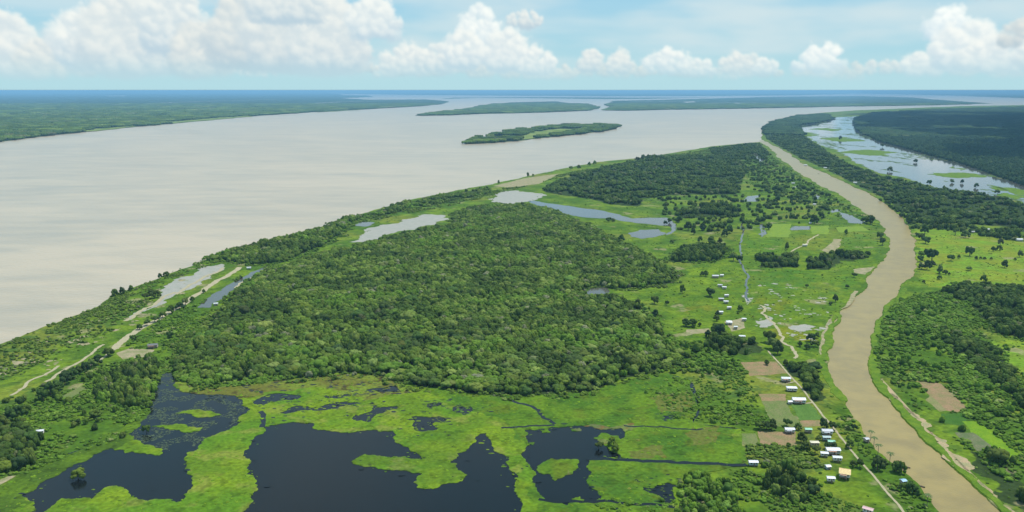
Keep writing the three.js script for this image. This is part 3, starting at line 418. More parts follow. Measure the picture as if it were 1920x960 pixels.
const pathLines = [
  [[[1440, 658], [1477, 700], [1492, 716], [1524, 755], [1543, 780], [1574, 817], [1596, 845], [1619, 872], [1645, 901], [1685, 947], [1700, 968], [1740, 1030]], 1.7, 0.015],
  [[[1492, 716], [1474, 719]], 1.5, 0.05], [[[1524, 755], [1500, 757]], 1.5, 0.05],
  [[[1425, 572], [1428, 588], [1440, 598], [1452, 606], [1460, 620], [1469, 633], [1465, 641], [1485, 650], [1491, 660], [1489, 672]], 3.2, 0.12],
  [[[85, 716], [110, 700], [140, 684], [170, 665], [195, 646]], 3.2, 0.08], [[[215, 655], [235, 635], [270, 612], [310, 590], [355, 562], [395, 535], [450, 501]], 8, 0.06], [[[160, 690], [200, 665], [230, 640]], 2.4, 0.08], [[[235, 602], [262, 584], [300, 562], [330, 548]], 5, 0.1], [[[20, 742], [60, 712], [110, 686]], 3, 0.1], [[[330, 552], [370, 528], [420, 502]], 5, 0.1], [[[440, 540], [470, 522], [498, 503]], 4, 0.1],
  [[[1480, 476], [1500, 463], [1515, 452], [1535, 440]], 3, 0.06],
];
pathLines.forEach(([l, w, wob], i) => tag(put('path', slab(ribbon(l, w, 440 + i, wob), 1.17 + 0.004 * i, 0, world(30)), soilMat.path), 'structure'));
// bare sandy edge and grass fringe along the right bank of the channel
const sideOf = (from, to, off0, off1) => { const s = bankE.filter(([, y]) => y >= from && y <= to); return [...s.map(([x, y]) => [x + off0 * (y / 900), y]), ...s.reverse().map(([x, y]) => [x + off1 * (y / 900), y])]; };
tag(put('sand_bank', slab(ragged(P(sideOf(700, 1010, 14, 20)), 0.2, 470), 1.05, 0, world(50)), mat({ map: soilTex([0.33, 0.24, 0.13], [0.22, 0.21, 0.09], 0) })), 'structure');
tag(put('floating_meadow', slab(ragged(P(sideOf(540, 1150, -3, 13)), 0.09, 471), 1.3, 1.2, world(60)), bankGrass), 'stuff', 'narrow green grass fringe along the right bank of the channel', 'water plants');
tag(put('floating_meadow', slab(ragged(P([...bankW.filter(([, y]) => y > 580 && y < 755).map(([x, y]) => [x + 2, y]), ...bankW.filter(([, y]) => y > 580 && y < 755).reverse().map(([x, y]) => [x - 9, y])]), 0.09, 472), 1.3, 1.2, world(60)), bankGrass), 'stuff', 'green grass fringe on the left bank of the channel', 'water plants');

// ================================================================ VEGETATION
const noTrees = prep([...soilList, ...pondList.map((l) => [0, l]), ...mudList.map((l) => [0, l]), [0, lagoon], [0, [...bankE, ...bankW.slice().reverse()]], ...marshHoles.map((l) => [0, l])].map(([, l]) => P(l)));
// where the houses stand: foot, roof length in photo pixels, turn, roof, wall, label
const homes = [
  [1480, 811, 19, -3, 'pale', 0, 'long pale grey roof left of the mint roof, behind the brown field'], [1515, 811, 13, -4, 'mint', 1, 'small mint green roof in the top row of the lower village'], [1550, 814, 21, -3, 'grey', 0, 'long grey roof at the right end of the lower village top row'],
  [1549, 826, 15, -3, 'teal', 2, 'grey teal roof just above the bright mint roof'], [1558, 834, 13, -8, 'mint', 1, 'bright mint green roof at the path, right of the beige hip roof'], [1527, 836, 17, -3, 'beige', 1, 'beige hipped roof half hidden in the yard trees', { hip: 1 }],
  [1561, 850, 27, -3, 'white', 0, 'longest white roof in the middle of the lower village'], [1545, 856, 14, -10, 'white', 0, 'short white roof touching the left end of the longest white roof'], [1569, 866, 17, -8, 'pale', 0, 'pale roof with dark open side below the longest white roof', { post: 1.6 }],
  [1552, 879, 6, 10, 'white', 2, 'tiny white shed left above the yellow roof', { name: 'shed', cat: 'shed', shed: 1, post: 0.2 }], [1583, 895, 21, -22, 'yellow', 0, 'large yellow roofed house on tall white posts by the path', { d: 8, post: 2.0, rise: 2.1, hip: 0 }], [1557, 904, 15, -6, 'white', 0, 'white roofed house left of the yellow roof', { post: 1.3 }],
  [1627, 962, 19, -38, 'pink', 0, 'pink and white roof cut by the bottom edge'], [1412, 873, 18, -2, 'white', 2, 'white roof with a blue end alone on the dark canal'], [1624, 829, 7, 20, 'grey', 1, 'small grey hut on the channel bank', { name: 'hut', cat: 'hut', shed: 1 }], [1693, 908, 7, 15, 'blue', 1, 'small light blue roof in the bank trees', { name: 'hut', cat: 'hut', shed: 1 }],
  [1473, 715, 18, -4, 'pale', 0, 'pale roof highest of the three beside the straight path'], [1484, 733, 20, -6, 'white', 0, 'white hipped roof in the middle of the three beside the straight path', { hip: 1 }], [1497, 755, 26, -4, 'white', 0, 'long white roof lowest of the three, above the crop plots'], [1481, 757, 3.5, 0, 'white', 0, 'tiny white shed at the corner of the crop plots', { name: 'shed', cat: 'shed', shed: 1, post: 0.2 }],
  [1391, 635, 12, -6, 'pale', 0, 'pale roof left of the big dark trees at the trail'], [1353, 519, 7, 5, 'white', 0, 'small white roof farthest up the row of the upper village'], [1341, 521, 13, 0, 'grey', 1, 'low grey roof left of the farthest white roof'], [1350, 538, 9, -18, 'grey', 0, 'grey roof upper of the close pair in the upper village'], [1358, 542, 8, -12, 'white', 0, 'white roof lower of the close pair in the upper village'],
  [1362, 557, 8, 0, 'white', 0, 'white roof above the grey one, middle of the upper village'], [1352, 564, 10, -8, 'grey', 1, 'grey roof in the middle of the upper village'], [1361, 569, 9, -10, 'white', 0, 'white roof just below the middle grey roof'], [1367, 580, 8, -3, 'white', 0, 'flat white roof on the hedge line of the upper village'],
  [1350, 589, 11, -4, 'white', 0, 'bright white roof left above the square white house'], [1367, 608, 11, -10, 'white', 0, 'square bright white house on bare sandy ground', { hip: 1, d: 7 }], [1379, 617, 7, -6, 'pale', 0, 'small pale roof right below the square white house'], [1395, 602, 8, -14, 'white', 0, 'white roof at the right end of the sandy yard'],
  [1850, 433, 11, -20, 'white', 0, 'white roof among the trees on the right bank'], [1911, 452, 12, -3, 'white', 0, 'bright white roof at the right edge of the photo'], [1824, 437, 6, 0, 'grey', 1, 'small grey roof by the dirt track on the right bank'],
  [1489, 353, 6, 0, 'white', 0, 'white roof nearest the far channel bend'], [1487, 345, 6, -10, 'pale', 0, 'pale roof just above the white roof at the far bend'], [1512, 369, 8, -15, 'rust', 1, 'reddish roof left of the small blue pond'], [1527, 385, 6, 0, 'white', 0, 'white roof below the small blue pond'], [1509, 462, 9, -10, 'beige', 0, 'beige roof at the top of the narrow track on the plain'], [1519, 420, 5, 5, 'pale', 0, 'pale roof beside the pale paddocks'],
  [1510, 311, 7, -8, 'white', 0, 'white roof on the right bank of the far channel'], [1547, 316, 6, -8, 'pale', 0, 'pale roof on the right bank, second from the mouth'], [1603, 344, 7, -12, 'white', 0, 'white roof in trees where the far channel bends'],
  [76, 814, 13, 18, 'white', 0, 'white roof alone beside the dark trees at far left'], [287, 652, 19, 12, 'dark', 1, 'dark grey roof alone beside the small sandy clearing, left'], [467, 505, 8, 15, 'white', 0, 'white roof at the end of the sandy stripes by the river wood'], [405, 573, 8, 15, 'white', 0, 'white roof at the lower end of the narrow blue pond'],
];
const yards = prep(homes.map(([px, py, w]) => { const [x, z] = G(px, py, 1), m = w * scaleAt(px, py) * 0.62 + 2.5; return [[x - m, z - m * 0.8], [x + m, z - m * 0.8], [x + m * 1.1, z + m * 1.5 + 4], [x - m * 1.1, z + m * 1.5 + 4]]; }));
const marshZone = prep([P(marsh)])[0];
const pathZones = prep(pathLines.map(([l, w], i) => ribbon(l, w + 5, 440 + i, 0.01)));
// a leafy crown about one metre in radius standing on y = 0: lumps of foliage wrapped in leaf-spray faces
function crownGeo(seed, lumps, sprays, tall = 1.35, detail = 1, loose = 0) {
  const r = rng(seed), parts = [], at = [];
  for (let i = 0; i < lumps; i++) {
    const a = i * 2.4 + r() * 0.8, q = Math.sqrt((i + 0.4) / lumps), h = (1 - q * q * 0.55) * tall * (0.5 + 0.22 * r()) + loose * (r() - 0.5) * 0.5, rad = (0.32 + 0.24 * r()) * (1 - loose * 0.32);
    const out = 0.66 + loose * 0.22 * r(); at.push([Math.cos(a) * q * out, Math.max(h, rad * 0.85), Math.sin(a) * q * out, rad]);
  }
  for (const [x, y, z, rad] of at) {
    let g = mergeVertices(new THREE.IcosahedronGeometry(1, detail).deleteAttribute('uv').deleteAttribute('normal')); const p = g.attributes.position;
    for (let i = 0; i < p.count; i++) { const k = rad * (0.78 + 0.5 * r()); p.setXYZ(i, x + p.getX(i) * k * 1.05, y + p.getY(i) * k * 0.85, z + p.getZ(i) * k * 1.05); }
    g.computeVertexNormals(); parts.push(g.toNonIndexed());
  }
  const pos = [], nor = [], v = new THREE.Vector3(), t = new THREE.Vector3(), b = new THREE.Vector3();
  for (let i = 0; i < sprays; i++) {
    const [x, y, z, rad] = at[Math.floor(r() * at.length)];
    v.set(r() * 2 - 1, r() * 1.5 - 0.5, r() * 2 - 1).normalize();
    const k = rad * (0.95 + 0.35 * r()), cx = x + v.x * k, cy = Math.max(0.06, y + v.y * k * 0.85), cz = z + v.z * k, s = 0.07 + 0.08 * r();
    t.set(r() - 0.5, r() - 0.5, r() - 0.5).cross(v).normalize(); b.crossVectors(v, t).addScaledVector(v, r() - 0.5).normalize();
    for (const [p, q] of [[-1, -0.6], [1, -0.6], [0, 1.1]]) { pos.push(cx + (t.x * p + b.x * q) * s, cy + (t.y * p + b.y * q) * s, cz + (t.z * p + b.z * q) * s); nor.push(v.x + (r() - 0.5) * 0.5, v.y + 0.25, v.z + (r() - 0.5) * 0.5); }
  }
  if (sprays) { const g = new THREE.BufferGeometry(); g.setAttribute('position', new THREE.Float32BufferAttribute(pos, 3)); g.setAttribute('normal', new THREE.Float32BufferAttribute(nor, 3)); g.normalizeNormals(); parts.push(g); }
  return mergeGeometries(parts);
}
const looseCrowns = [1, 2, 3, 4, 5, 6].map((s) => crownGeo(s * 19, 10, 260, 1.45, 1, 1));
const crowns = [1, 2, 3, 4, 5, 6].map((s) => crownGeo(s * 31, 9, 170)), farCrowns = [1, 2, 3].map((s) => crownGeo(s * 77, 5, 40, 1.25)), shrubs = [1, 2, 3, 4].map((s) => crownGeo(s * 53, 5, 70, 1.0));
function clumpGeo(seed) {   // a stretch of closed canopy seen from kilometres away: many crowns together
  const r = rng(seed), parts = [];
  for (let i = 0; i < 16; i++) { const a = i * 2.4, q = Math.sqrt(i / 16) * 0.95, rad = 0.22 + 0.14 * r(), g = mergeVertices(new THREE.IcosahedronGeometry(1, 1).deleteAttribute('uv').deleteAttribute('normal')), p = g.attributes.position;
    for (let k = 0; k < p.count; k++) { const m = rad * (0.8 + 0.45 * r()); p.setXYZ(k, Math.cos(a) * q + p.getX(k) * m, 0.45 + 0.25 * r() + p.getY(k) * (0.35 + 0.2 * r()), Math.sin(a) * q + p.getZ(k) * m); }
    g.computeVertexNormals(); parts.push(g.toNonIndexed()); }
  return mergeGeometries(parts);
}
const clumps = [11, 12, 13].map(clumpGeo);
const leafMat = matte({ color: 0xffffff });
const tone = (r, set) => { const q = r(), s = 0.56 + 0.46 * r(); let c = set[0]; if (q > 0.55) c = set[1]; if (q > 0.82) c = set[2]; if (q > 0.972) c = set[3]; return lin(c[0] * s, c[1] * s, c[2] * s); };
const WOOD = [[0.086, 0.144, 0.020], [0.122, 0.182, 0.026], [0.165, 0.222, 0.045], [0.19, 0.205, 0.105]];
const DARK = [[0.054, 0.096, 0.017], [0.074, 0.120, 0.020], [0.105, 0.150, 0.028], [0.13, 0.15, 0.06]];
const FRESH = [[0.090, 0.170, 0.018], [0.115, 0.205, 0.022], [0.15, 0.235, 0.035], [0.19, 0.23, 0.07]];
const SHADED = [[0.030, 0.062, 0.019], [0.040, 0.076, 0.022], [0.052, 0.090, 0.026], [0.08, 0.11, 0.04]];  // cloud shade over the right-hand forest, put into the leaf colours
const mass = { near: [], far: [], clump: [], shrub: [] };
function scatter(q, spacing, seed, fn) {
  const r = rng(seed);
  for (let z = q.z0; z < q.z1; z += spacing) for (let x = q.x0; x < q.x1; x += spacing) {
    const px = x + (r() - 0.5) * spacing * 1.1, pz = z + (r() - 0.5) * spacing * 1.1, a = r();
    const wx = px + 7 * noise(px / 22, pz / 22), wz = pz + 7 * noise(px / 22 + 50, pz / 22);
    if (inside(q, wx, wz)) fn(px, pz, r, a);
  }
}
const visible = (x, z) => z < -180 && Math.abs(x) < -z * 0.72 + 160;
function grow(q, seed, set, { gap = 6.6, h = [6.5, 10.5], w = [3.4, 6.2], keep = 1, cells = 0 } = {}) {
  const dist = Math.hypot((q.x0 + q.x1) / 2, q.z1), sp0 = gap * (dist > 1800 ? 1.35 : 1);
  scatter(q, sp0, seed, (x, z, r, a) => {
    const d = Math.hypot(x, z); if (!visible(x, z) || d > 5200 || a > keep || inAny(noTrees, x, z) || inAny(pathZones, x, z) || inAny(yards, x, z)) return;
    if (keep < 1 && noise(x / 40, z / 40) < -0.15) return;
    if (cells && fbm(x / 60 + seed, z / 60, 3) < cells) return;
    const edge = [[14, 0], [-14, 0], [0, 14], [0, -14]].some(([ex, ez]) => !inside(q, x + ex + 7 * noise((x + ex) / 22, (z + ez) / 22), z + ez + 7 * noise((x + ex) / 22 + 50, (z + ez) / 22))) ? 0.78 : 1;
    const e = r(), big = r() > 0.965 ? 1.35 : 1, R = big * mix(w[0] * 0.78, w[1] * 1.0, e * e) * (sp0 / gap) * (edge < 1 ? 0.85 : 1), H = mix(h[0], h[1], 0.6 * e + 0.4 * r()) * edge * big * (0.85 + 0.5 * (0.5 + noise(x / 45, z / 45)));
    const local = 0.7 * noise(x / 85 + 4, z / 85) + 0.6 * noise(x / 28 + 9, z / 28), S = set === WOOD ? (local < -0.16 ? DARK : local > 0.36 ? FRESH : WOOD) : set;
    const t = { x, z, R, H, turn: r() * 6.28, c: tone(r, S), d, v: Math.floor(r() * 6) };
    (d < 2300 ? mass.near : mass.far).push(t);
  });
}
grow(woods.main, 501, WOOD, { gap: 6.0, w: [3.3, 6.4], h: [4.8, 8.2] }); grow(woods.shoreA, 502, WOOD, { h: [6, 9] }); grow(woods.shoreB, 503, WOOD, { h: [5, 8], keep: 0.85 });
grow(woods.mid, 504, DARK, { keep: 0.92, cells: -0.13 }); grow(woods.mid2, 505, DARK, { keep: 0.8, cells: -0.08 }); grow(woods.tip, 506, DARK, { keep: 0.5 }); grow(woods.grove, 507, DARK, { h: [7, 10] });
grow(woods.g1, 508, DARK, { keep: 0.8, h: [7, 10] }); grow(woods.g2, 509, DARK, { keep: 0.7, h: [7, 10] }); grow(woods.strip, 510, DARK, { keep: 0.85, cells: -0.02, h: [6, 10] });
grow(woods.east, 511, SHADED, { gap: 8.2, h: [9, 14], w: [4.2, 7] }); grow(woods.eastLow, 512, DARK, { h: [6, 9.5] }); grow(woods.diag, 513, DARK, { h: [5.5, 9] }); grow(woods.lowR, 514, DARK, { h: [6, 10], keep: 0.9 });
grow(woods.southA, 515, FRESH, { h: [5, 8], w: [2.6, 4.2], gap: 5 }); grow(woods.southB, 516, WOOD, { h: [6, 9], w: [3, 4.6] }); grow(woods.leftGrove, 517, WOOD, { h: [6, 9], w: [3, 4.5], gap: 5.4 }); grow(woods.leftDark, 518, DARK, { h: [7, 10] });
grow(Z([[1225, 372], [1400, 366], [1480, 370], [1570, 400], [1490, 424], [1380, 440], [1275, 432], [1245, 405]]), 521, DARK, { keep: 0.11, h: [5, 8] }); grow(Z([[1395, 300], [1440, 295], [1500, 335], [1600, 392], [1560, 398], [1460, 370], [1395, 350]]), 522, DARK, { keep: 0.16, h: [5, 9] }); grow(Z([[1640, 372], [1720, 405], [1800, 418], [1920, 438], [2000, 470], [1900, 452], [1790, 434], [1715, 430], [1690, 405]]), 523, DARK, { keep: 0.4, h: [5, 9] });
grow(brushes.eastBank, 524, FRESH, { keep: 0.2, h: [3.5, 6.5], w: [2.4, 4.6], gap: 6, cells: -0.05 }); grow(brushes.villageS, 525, FRESH, { keep: 0.1, h: [3, 5], w: [2, 3.6] }); grow(brushes.westB, 526, WOOD, { keep: 0.14, h: [3, 6], w: [2, 4] });
grow(brushes.forestEdge, 527, FRESH, { keep: 0.4, h: [3.5, 6.5], w: [2.4, 4.4], gap: 6 });
grow(woods.village, 519, DARK, { h: [6, 10], keep: 0.75 }); grow(woods.pathside, 520, DARK, { h: [6, 9] });
// distant forest: closed canopy
for (const [i, q] of [...farLands.slice(0, 4), woods.east, woods.strip].entries()) {
  const R = rng(600 + i); let z = Math.min(q.z1, -1000);
  while (z > Math.max(q.z0, -15500)) {
    const step = Math.max(24, -z / 120), x0 = Math.max(q.x0, z * 0.74 - 200), x1 = Math.min(q.x1, -z * 0.74 + 200);
    for (let x = x0; x < x1; x += step) {
      const px = x + (R() - 0.5) * step, pz = z + (R() - 0.5) * step, c = R(), d = Math.hypot(px, pz), wy = R(), tn = R();
      if (!inside(q, px, pz) || (i > 3 && (d < 5000 || inAny(noTrees, px, pz)))) continue;
      if (i < 4 && fbm(px / 420 + i * 7, pz / 420, 4) > (i === 1 ? 0.02 : 0.2) && c > 0.25) continue;
      if (inAny(farMeadowZones, px, pz)) continue;
      mass.clump.push({ x: px, z: pz, R: step * (0.62 + 0.2 * c), H: 11 + 9 * wy, turn: tn * 6.28, c: tone(R, i > 3 ? SHADED : noise(px / 300, pz / 300) > 0.3 ? WOOD : DARK), v: Math.floor(c * 3) });
    }
    z -= step * 0.85;
  }
}
// shrubs and low growth
function bushes(q, seed, set, gap, size, keep = 1) {
  scatter(q, gap, seed, (x, z, r, a) => {
    if (!visible(x, z) || a > keep * (0.62 + 0.8 * noise(x / 24, z / 24) + 0.9 * noise(x / 75 + 6, z / 75)) || inAny(noTrees, x, z) || inAny(pathZones, x, z) || inAny(yards, x, z)) return;
    const s = mix(size[0], size[1], r() * r());
    mass.shrub.push({ x, z, R: s, H: s * (0.8 + 0.6 * r()), turn: r() * 6.28, c: tone(r, set), v: Math.floor(r() * 4) });
  });
}
bushes(brushes.young, 701, FRESH, 2.8, [1.6, 4.4], 1.3); bushes(brushes.west, 702, WOOD, 4, [1, 3.4], 1); bushes(brushes.westB, 703, FRESH, 2.9, [0.9, 3.2], 1.1); bushes(brushes.eastBank, 704, FRESH, 3, [1.1, 4.6], 0.72);
bushes(brushes.villageS, 705, FRESH, 3, [0.8, 2.6], 1); bushes(brushes.villageT, 706, WOOD, 2.6, [1.2, 3.4], 1.3); bushes(brushes.bottom, 707, FRESH, 2.8, [0.6, 2.6], 1); bushes(brushes.bankW, 708, FRESH, 3, [0.9, 2.8]);
bushes(brushes.westC, 715, FRESH, 3.2, [0.9, 3.4], 0.9); bushes(brushes.strip, 716, WOOD, 9, [1.6, 4], 0.5); bushes(brushes.fringe, 714, WOOD, 2.6, [1, 2.8], 1.1); bushes(brushes.shoreC, 709, WOOD, 5, [1.4, 4.2]); bushes(brushes.channel, 710, FRESH, 7, [1.2, 4], 0.7); bushes(brushes.midR, 711, WOOD, 7, [1.6, 4.4]); bushes(brushes.forestEdge, 712, FRESH, 3.2, [1.2, 4], 1.0); bushes(brushes.eastUp, 713, FRESH, 3, [1.2, 3.6], 1.1);
for (const [i, q] of [prep([plainW])[0], prep([plainE])[0]].entries()) scatter({ ...q, z0: Math.max(q.z0, -2100), x0: Math.max(q.x0, -1500), x1: Math.min(q.x1, 1500) }, 8, 730 + i, (x, z, r, a) => {
  if (a > 0.6 || !visible(x, z) || inAny(noTrees, x, z) || inAny(pathZones, x, z) || inAny(yards, x, z) || inside(marshZone, x, z) || noise(x / 60 + 9, z / 60) < -0.1) return;
  const s = 0.5 + 1.5 * r() * r(); mass.shrub.push({ x, z, R: s, H: s * (0.7 + 0.5 * r()), turn: r() * 6.28, c: tone(r, FRESH), v: Math.floor(r() * 4) });
});
for (const [q, sd] of [[woods.main, 741], [woods.leftGrove, 742], [woods.diag, 743], [woods.eastLow, 744], [woods.shoreA, 745], [woods.grove, 746], [woods.southB, 747]]) { const r = rng(sd); for (let z = q.z0 - 20; z < q.z1 + 20; z += 3.2) for (let x = q.x0 - 20; x < q.x1 + 20; x += 3.2) { const px = x + (r() - 0.5) * 3, pz = z + (r() - 0.5) * 3, a = r(), b = r(), c = r(), wx = px + 7 * noise(px / 22, pz / 22), wz = pz + 7 * noise(px / 22 + 50, pz / 22), m = 5 + 13 * clamp(0.5 + noise(px / 30, pz / 30)); if (a > 0.6 || inside(q, wx, wz) || !visible(px, pz) || !(inside(q, wx + m, wz) || inside(q, wx - m, wz) || inside(q, wx, wz + m) || inside(q, wx, wz - m)) || inAny(noTrees, px, pz) || inAny(yards, px, pz) || inAny(pathZones, px, pz)) continue; const s = 0.9 + 2.3 * b * b; mass.shrub.push({ x: px, z: pz, R: s, H: s * (0.9 + 0.6 * c), turn: c * 6.28, c: tone(r, sd === 741 ? WOOD : FRESH), v: Math.floor(b * 4) }); } }
scatter(marshZone, 4.2, 760, (x, z, r, a) => { if (!visible(x, z) || a > 0.35 + noise(x / 18, z / 18) || inAny(noTrees, x, z) || inAny(yards, x, z)) return; const s = 0.5 + 1.1 * r() * r(); mass.shrub.push({ x, z, R: s * 1.3, H: 0.45 + 0.5 * s, turn: r() * 6.28, c: tone(r, [[0.135, 0.23, 0.012], [0.15, 0.25, 0.015], [0.10, 0.20, 0.012], [0.19, 0.22, 0.04]]), v: Math.floor(r() * 4) }); });

{
  const r = rng(77), parts = [], up = 1500, sx = 0.34 / 0.91 * up, sz = -0.20 / 0.91 * up;
  for (let i = 0; i < 900 && parts.length < 70; i++) {
    const x = mix(1300, 6500, r()), z = mix(-9500, -3300, r()), d = Math.hypot(x, z), ax = x / -z; if (ax < 0.44 || ax > 0.9 || !inside(woods.east, x, z) || !inside(woods.east, x - 250, z + 300) || fbm(x / 1500, z / 1500, 3) < -0.16) continue;
    const g = mergeVertices(new THREE.IcosahedronGeometry(1, 3).deleteAttribute('uv').deleteAttribute('normal')), p = g.attributes.position, R = 220 + 240 * r();
    for (let k = 0; k < p.count; k++) { const vx = p.getX(k), vy = p.getY(k), vz = p.getZ(k), m = R * (1 + 0.45 * noise(vx * 1.7 + i, vz * 1.7 + vy) + 0.2 * noise(vx * 5 + i, vz * 5 - vy)); p.setXYZ(k, x + sx + vx * m, up + 120 + Math.max(vy, -0.25) * m * 0.8, z + sz + vz * m); }
    g.computeVertexNormals(); parts.push(g);
  }
  tag(put('cloud', mergeGeometries(parts), matte({ color: lin(0.85, 0.86, 0.88) })), 'structure', 'broad white cumulus cloud hanging over the forest at the right', 'cloud');
}
const M4 = new THREE.Matrix4(), QT = new THREE.Quaternion(), UPV = new THREE.Vector3(0, 1, 0);
function plant(name, geos, list, label, category, base, lift = 0.96) {
  const g = new THREE.Group(); g.name = name; scene.add(g); tag(g, 'stuff', label, category);
  geos.forEach((geo, v) => {
    const mine = list.filter((t) => t.v % geos.length === v); if (!mine.length) return;
    const m = new THREE.InstancedMesh(geo, leafMat, mine.length); m.name = base; m.castShadow = m.receiveShadow = true; m.userData.kind = 'stuff';
    mine.forEach((t, i) => { QT.setFromAxisAngle(UPV, t.turn); M4.compose(new THREE.Vector3(t.x, lift, t.z), QT, new THREE.Vector3(t.R, t.H / 1.2, t.R)); m.setMatrixAt(i, M4); m.setColorAt(i, t.c); });
    g.add(m);
  });
}
// the 300 forest trees that show largest stand as trees of their own
const inFrame = (t) => { const f = -t.z * cp + (EYE - 6) * sp, ax = t.x / f * FOC + 960, ay = 480 - (-t.z * sp - (EYE - 6) * cp) / f * FOC; return ax > 5 && ax < 1915 && ay < 955; };
mass.near.sort((a, b) => a.d / a.R - b.d / b.R);
const single = [], rest = []; for (const t of mass.near) (single.length < 300 && inFrame(t) ? single : rest).push(t);
plant('forest', crowns, rest, 'dense green rainforest canopy on the flood plain', 'forest', 'canopy');
plant('distant_forest', farCrowns, mass.far, 'dark forest across the side channel and by the river mouth', 'forest', 'canopy');
plant('far_forest', clumps, mass.clump, 'hazy blue green forest on the far shores and islands', 'forest', 'canopy', 2.4);
plant('undergrowth', shrubs, mass.shrub, 'low green shrubs and rank growth over the flood plain', 'shrubs', 'shrub_cover');

const barkMat = mat({ color: lin(0.13, 0.10, 0.075) });
function trunkGeo(seed) {   // tapered trunk, one unit high, with three limbs
  const r = rng(seed), limb = (a, b, ra, rb) => { const A = new THREE.Vector3(...a), B = new THREE.Vector3(...b), d = B.clone().sub(A), g = new THREE.CylinderGeometry(rb, ra, d.length(), 6, 1, true); g.translate(0, d.length() / 2, 0); g.applyQuaternion(new THREE.Quaternion().setFromUnitVectors(UPV, d.normalize())); g.translate(...a); return g; };
  const top = [(r() - 0.5) * 0.08, 0.7, (r() - 0.5) * 0.08], gs = [limb([0, -0.04, 0], top, 0.045, 0.028)];
  for (let i = 0; i < 3; i++) { const a = i * 2.1 + r(), y = 0.32 + 0.12 * i; gs.push(limb([0, y, 0], [Math.cos(a) * 0.2, y + 0.26, Math.sin(a) * 0.2], 0.022, 0.008)); }
  return mergeGeometries(gs);
}
const trunks = [1, 2, 3].map((s) => trunkGeo(s * 5));
const crownMats = {}; function crownMat(c) { const q = [c.r, c.g, c.b].map((v) => Math.round(v * 70) / 70 + 0.006), k = q.join(); return crownMats[k] ??= matte({ color: lin(...q) }); }
function tree(name, t, label, grp, clear = 0.22, set = crowns) {
  const g = group(name, t.x, 1.0, t.z, t.turn); tag(g, null, label, 'tree', grp);
  const k = put('trunk', trunks[t.v % 3], barkMat, g); k.scale.set(t.H * 0.9, t.H * 0.9, t.H * 0.9);
  const c = put('crown', set[t.v % 6], crownMat(t.c), g); c.position.y = t.H * clear; c.scale.set(t.R * (t.wide ?? 1), t.H * (1 - clear) / 1.2, t.R);
  return g;
}
const zoneOf = [['southA', 'low bright green tree in the thicket at the bottom, right of the marsh'], ['southB', 'rounded tree in the dark grove below the village, left of the yellow roof'], ['leftGrove', 'tree in the round grove between river path and left pond'], ['leftDark', 'dark tree in the thick clump below the white house at far left'], ['diag', 'dark tree in the slanting belt of trees on the right bank'], ['lowR', 'dark tree in the belt at the lower right corner'], ['eastLow', 'tree in the wood at the right edge above the bright pasture'], ['pathside', 'dark tree in the clump beside the straight village path'], ['main', 'tree along the front edge of the big forest behind the marsh'], ['village', 'tree in the belt just below the upper village houses']];
const groveName = { southA: 'bottom thicket', southB: 'grove below the village', leftGrove: 'left grove', leftDark: 'far left clump', diag: 'slanting belt', lowR: 'lower right belt', eastLow: 'right edge wood', pathside: 'path clump', village: 'upper village belt' };
for (const t of single) {
  const wx = t.x + 7 * noise(t.x / 22, t.z / 22), wz = t.z + 7 * noise(t.x / 22 + 50, t.z / 22), z = zoneOf.find(([k]) => inside(woods[k], wx, wz)) ?? zoneOf[8];
  if (z[0] !== 'main') { tree('forest_tree', t, z[1], 'trees of the ' + groveName[z[0]]); continue; }
  const look = t.c.b / t.c.g > 0.4 ? 'greyish' : t.c.g > 0.165 ? 'pale olive' : t.c.g < 0.095 ? 'dark green' : 'mid green', size = t.R > 5 ? 'broad' : t.R < 3.6 ? 'small' : 'rounded', part = t.x < -180 ? 'left part, behind the long lime bank' : t.x < -40 ? 'middle part, behind the small ponds' : t.x < 90 ? 'part behind the creek' : 'right part, toward the village';
  tree('forest_tree', t, size + ' ' + look + ' tree on the forest front, ' + part, 'front trees of the big forest');
}

